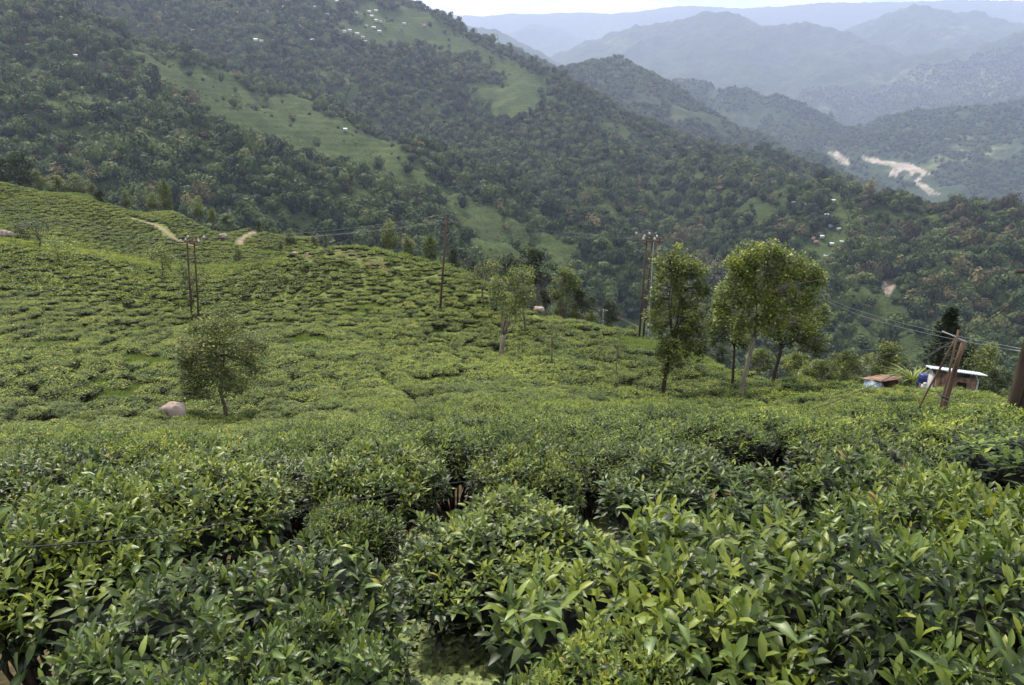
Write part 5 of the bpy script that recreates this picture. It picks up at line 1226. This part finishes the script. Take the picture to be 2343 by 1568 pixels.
# the great pole at the right edge
b2 = base(2312, 966, 14); t2 = thing('timber_pole', 'thick dark double timber pole at the right edge', 'utility pole', b2)
for x0, x1, r, dy, m in ((2308, 2356, .085, 0, M_bark_dark), (2336, 2390, .135, .1, M_steel_dark)):
    a = off(x0, 968, 0, b2); c = off(x1, 770, 0, b2); c = a + (c - a) * 2.6; a[2] -= .5; c[1] += dy; a[1] += dy
    g = Geo(); tt = np.linspace(0, 1, 12)[:, None]; g.tube(a * (1 - tt) + c * tt + rng.randn(12, 3) * .008, np.linspace(r, r * .8, 12), 12, wob=.07); link('pole', g.mesh('pole', m, True), t2)
g = Geo(); q = off(2338, 622, 0, b2); g.box(q + (.35, 0, 0), (.85, .06, .05)); link('crossarm', g.mesh('crossarm', M_steel_dark), t2)
pt = b + tp
wire('service_wire', 'upper of two wires dropping from behind the spreading tree to the right edge pole', P(1870, 672, 42), P(2345, 800, 15), .22, .0055)
wire('service_wire', 'lower of two wires dropping from behind the spreading tree to the right edge pole', P(1870, 676, 42), P(2345, 806, 15), .3, .006)
wire('cable', 'dark cable rising from the leaning posts to the upper right', P(2170, 784, 19), P(2400, 628, 16), .12, .010, M_wire_dark)
wire('cable', 'dark cable descending from the leaning posts left over the bushes', P(2170, 784, 19), P(1747, 966, 15), .25, .008, M_wire_dark)
cp_ = np.array([P(*q) for q in ((60, 1252, 3.2), (270, 1236, 3.3), (410, 1216, 3.5), (700, 1166, 4.25), (1010, 1106, 5.7), (1300, 1078, 6.7), (1640, 1044, 8.2))])
tq = np.linspace(0, 6, 60); cpp = np.stack([np.interp(tq, np.arange(7), cp_[:, i]) for i in range(3)], 1)
for _ in range(12): cpp[1:-1] = (cpp[:-2] + 2 * cpp[1:-1] + cpp[2:]) / 4
g = Geo(); g.tube(cpp, .0032, 5); tag(link('cable', g.mesh('cable', M_wire_dark)), 'thin black cable low over the close tea bushes at left and centre', 'wire')
for k, (a, c) in enumerate((((2190, 775, 19), (2015, 868, 41)), ((2190, 790, 19), (1900, 815, 46)), ((2188, 782, 19), (1880, 800, 48)))):
    wire('service_wire', ('thin wire from the leaning posts to the rusty shed', 'lower thin wire from the posts to the shrubs', 'upper thin wire from the posts to the shrubs')[k], P(*a), P(*c), .12, .005)
for k in range(2):
    wire('service_wire', ('upper', 'lower')[k] + ' wire from the foot of the leaning posts to the right edge pole', P(2140, 900 + 8 * k, 19), P(2305, 915 + 10 * k, 14), .1, .004)

# ------------------------------------------------------------------ huts by the slope edge
# white roofed hut
b = P(2172, 902, 38) - (0, 0, .15); S = 38 / F_PX
t = thing('hut', 'small hut with a white sheet roof and brown plank front behind the leaning posts', 'hut', b, (0, 0, math.radians(-24)))
Wd, Dp, H = 1.55, 1.5, 1.25
for k in range(7):
    g = Geo(); g.box((-Wd / 2 + (k + .5) * Wd / 7, -Dp / 2, H / 2 - .5), (Wd / 7 - .02, .04 + .01 * (k % 2), H + 1.0 - .02 * k)); link('plank', g.mesh('plank', M_plank), t)
g = Geo(); g.box((Wd / 2 + .06, 0, H / 2 - .35), (.06, Dp, H + .5)); link('side_wall', g.mesh('side_wall', M_white_wall), t)
g = Geo(); g.box((-Wd / 2 - .06, 0, H / 2 - .35), (.06, Dp, H + .5)); link('side_wall', g.mesh('side_wall', M_white_wall), t)
g = Geo(); g.box((0, Dp / 2, H / 2 - .35), (Wd, .06, H + .4)); link('back_wall', g.mesh('back_wall', M_white_wall), t)
g = Geo(); g.box((.25, -Dp / 2 - .05, H / 2 - .2), (.34, .03, H * .9)); link('door', g.mesh('door', M_black), t)  # near-black panel; doorway darkness put into its colour
def corr_roof(x0, x1, y0, y1, z0, z1, nm, mat, nx=26):
    xs = np.linspace(x0, x1, nx); v = []
    for dz in (0, -.02):
        for y, z in ((y0, z0), (y1, z1)):
            for i, x in enumerate(xs): v.append((x, y, z + .018 * (1 if i % 2 else -1) + dz))
    i = np.arange(nx - 1); f = np.concatenate([np.stack([i, i + 1, i + nx + 1, i + nx], 1), np.stack([i + 2 * nx, i + 3 * nx, i + 3 * nx + 1, i + 2 * nx + 1], 1), np.stack([i, i + 2 * nx, i + 2 * nx + 1, i + 1], 1), np.stack([i + nx, i + nx + 1, i + 3 * nx + 1, i + 3 * nx], 1)])
    return Geo().add(v, f).mesh(nm, mat)
link('roof_sheet', corr_roof(-Wd / 2 - .25, 0.02, -Dp / 2 - .3, Dp / 2 + .2, H + .26, H - .16, 'roof_sheet', M_white), t)
link('roof_sheet', corr_roof(.03, Wd / 2 + .3, -Dp / 2 - .3, Dp / 2 + .2, H + .25, H - .17, 'roof_sheet', M_white), t)
# rusty shed
b = P(2012, 893, 41) - (0, 0, .2)
t = thing('shed', 'low shed with a rusty corrugated roof, pale left wall and open dark front', 'shed', b, (0, 0, math.radians(28)))
g = Geo(); g.box((-.62, 0, .28), (.05, .95, 1.0)); link('side_wall', g.mesh('side_wall', M_bluewhite), t)
g = Geo(); g.box((.62, 0, .28), (.05, .95, 1.0)); link('side_wall', g.mesh('side_wall', M_plank), t)
g = Geo(); g.box((0, .45, .28), (1.2, .05, 1.0)); link('back_wall', g.mesh('back_wall', M_black), t)  # painted near-black so the open front looks unlit
for x in (-.60, .60):
    g = Geo(); g.box((x, -.5, .25), (.08, .08, 1.0)); link('post', g.mesh('post', M_plank), t)
link('roof_sheet', corr_roof(-.75, -.02, -.65, .6, .98, .76, 'roof_sheet', M_rust_roof, 18), t)
link('roof_sheet', corr_roof(.0, .75, -.65, .6, .96, .74, 'roof_sheet', M_rust_roof, 18), t)
# blue barrel, stones, white pipe
b = base(2108, 890, 41); q = P(2108, 884, 41); b[2] = max(b[2], q[2])
t = thing('barrel', 'upright blue plastic barrel left of the white roofed hut', 'barrel', b)
g = Geo(); g.tube([(0, 0, 0), (0, 0, .1), (0, 0, .36), (0, 0, .62), (0, 0, .66)], [.2, .235, .25, .235, .19], 16); link('drum', g.mesh('drum', M_blue, True), t)
g = Geo(); g.tube([(0, 0, .18), (0, 0, .21)], .255, 16); g.tube([(0, 0, .46), (0, 0, .49)], .255, 16); link('hoop', g.mesh('hoop', M_blue), t)
pp = np.array([P(1898 + 12 * k, 878 + (k * .3) ** 2 * 6, 43) for k in range(5)]); g = Geo(); g.tube(pp, .05, 8); tag(link('pipe', g.mesh('pipe', M_white, True)), 'white bent pipe lying on the tea left of the rusty shed', 'pipe')
b = P(2113, 893, 40); g = Geo(); g.box((0, 0, .12), (.3, .25, .28)); g.tube([(0, 0, .25), (0, 0, .38)], [.11, .07], 8); tag(link('water_jug', g.mesh('water_jug', M_white_wall), None, b), 'small white container below the blue barrel', 'container')
def rock(name, lab, u_, v_, d, wpx, hpx, mat=M_stone, grp=None, sink=.25):
    b = base(u_, v_, d); q = P(u_, v_, d); s = d / F_PX; w = wpx * s; h = hpx * s
    n, m = 14, 9; V = []
    for j in range(m):
        ph = math.pi * (j + .02) / (m - 1 + .04)
        for i in range(n):
            a = i * 6.283 / n; k_ = 1 + .14 * math.sin(2 * a + ph * 3 + wpx) + .08 * math.sin(5 * a + wpx)
            sx = abs(math.sin(ph)) ** .55; V.append((w / 2 * sx * math.cos(a) * k_, w / 2.3 * sx * math.sin(a) * k_, h * (.42 + .58 * np.sign(math.cos(ph)) * abs(math.cos(ph)) ** .7)))
    V = np.array(V) + rng.randn(n * m, 3) * w * .018
    i = np.arange(m - 1)[:, None] * n; j = np.arange(n)[None]; f_ = np.stack([i + j, i + n + j, i + n + (j + 1) % n, i + (j + 1) % n], -1).reshape(-1, 4)
    o = link(name, mk_mesh(name, V, f_, mat, {'tint': np.full(len(V), .5)}, True), None, (b[0], b[1], q[2] - h * .32), (0, 0, 0)); return tag(o, lab, 'rock', grp)
rock('boulder', 'rounded grey-pink boulder beside the round sparse tree', 397, 944, 34, 47, 29)
for u_, v_, d, w, h, lab in ((8, 548, 160, 18, 26, 'tall reddish rock at the left edge'), (22, 540, 160, 14, 12, 'pale rock right of the reddish one at left edge'), (640, 572, 186, 1, 1, ''), (510, 541, 192, 16, 8, 'white rock on the back slope near the dirt road'), (555, 468, 215, 1, 1, ''), (674, 580, 112, 14, 5, 'flat pale rock on the top of the hill'), (706, 581, 111, 12, 4, 'second flat pale rock on the hill top, right of the first'),
                            (1232, 708, 72, 26, 9, 'pale flat rock slab at the slope edge behind the forked tree'), (2080, 893, 39, 14, 5, 'flat stone on the bare ground between shed and hut'), (2060, 897, 39, 9, 4, 'small stone left of the flat stone'), (2225, 908, 37, 9, 6, 'small stone at the right corner of the hut'), (830, 634, 86, 8, 3, 'little pale stone on the hill face')):
    if lab: rock('rock', lab, u_, v_, d, w, h)
# tall grass plume by the barrel
b = base(2085, 886, 43); pb = np.zeros((70, 3)); pb[:, 2] = .1; a = rng.rand(70) * 6.28
v, f, tt, rb = leaves(pb, np.stack([np.cos(a) * .5, np.sin(a) * .5, np.ones(70)], 1), .9 + .7 * rng.rand(70), np.full(70, .035), .5 + .5 * rng.rand(70), 2, .9)
q = P(2085, 880, 43); b[2] = max(b[2], q[2])
tag(link('pampas_grass', mk_mesh('pampas_grass', v, f, M_weed, {'tint': tt}), None, b), 'pale fountain of long arching grass left of the blue barrel', 'plant')
# fence posts by the trees
for u_, v_, d, hp, lab in ((1825, 862, 50, 34, 'pale short post right of the dark leaved tree'), (2098, 905, 36, 46, 'thin dark stake between the shed and hut')):
    b = base(u_, v_, d); g = Geo(); g.tube([(0, 0, -.2), (.03, 0, hp * d / F_PX)], [.05, .04], 6); tag(link('stake', g.mesh('stake', M_insul_w if hp < 40 else M_wood_pole), None, b), lab, 'post')
print('objects', len(bpy.data.objects))
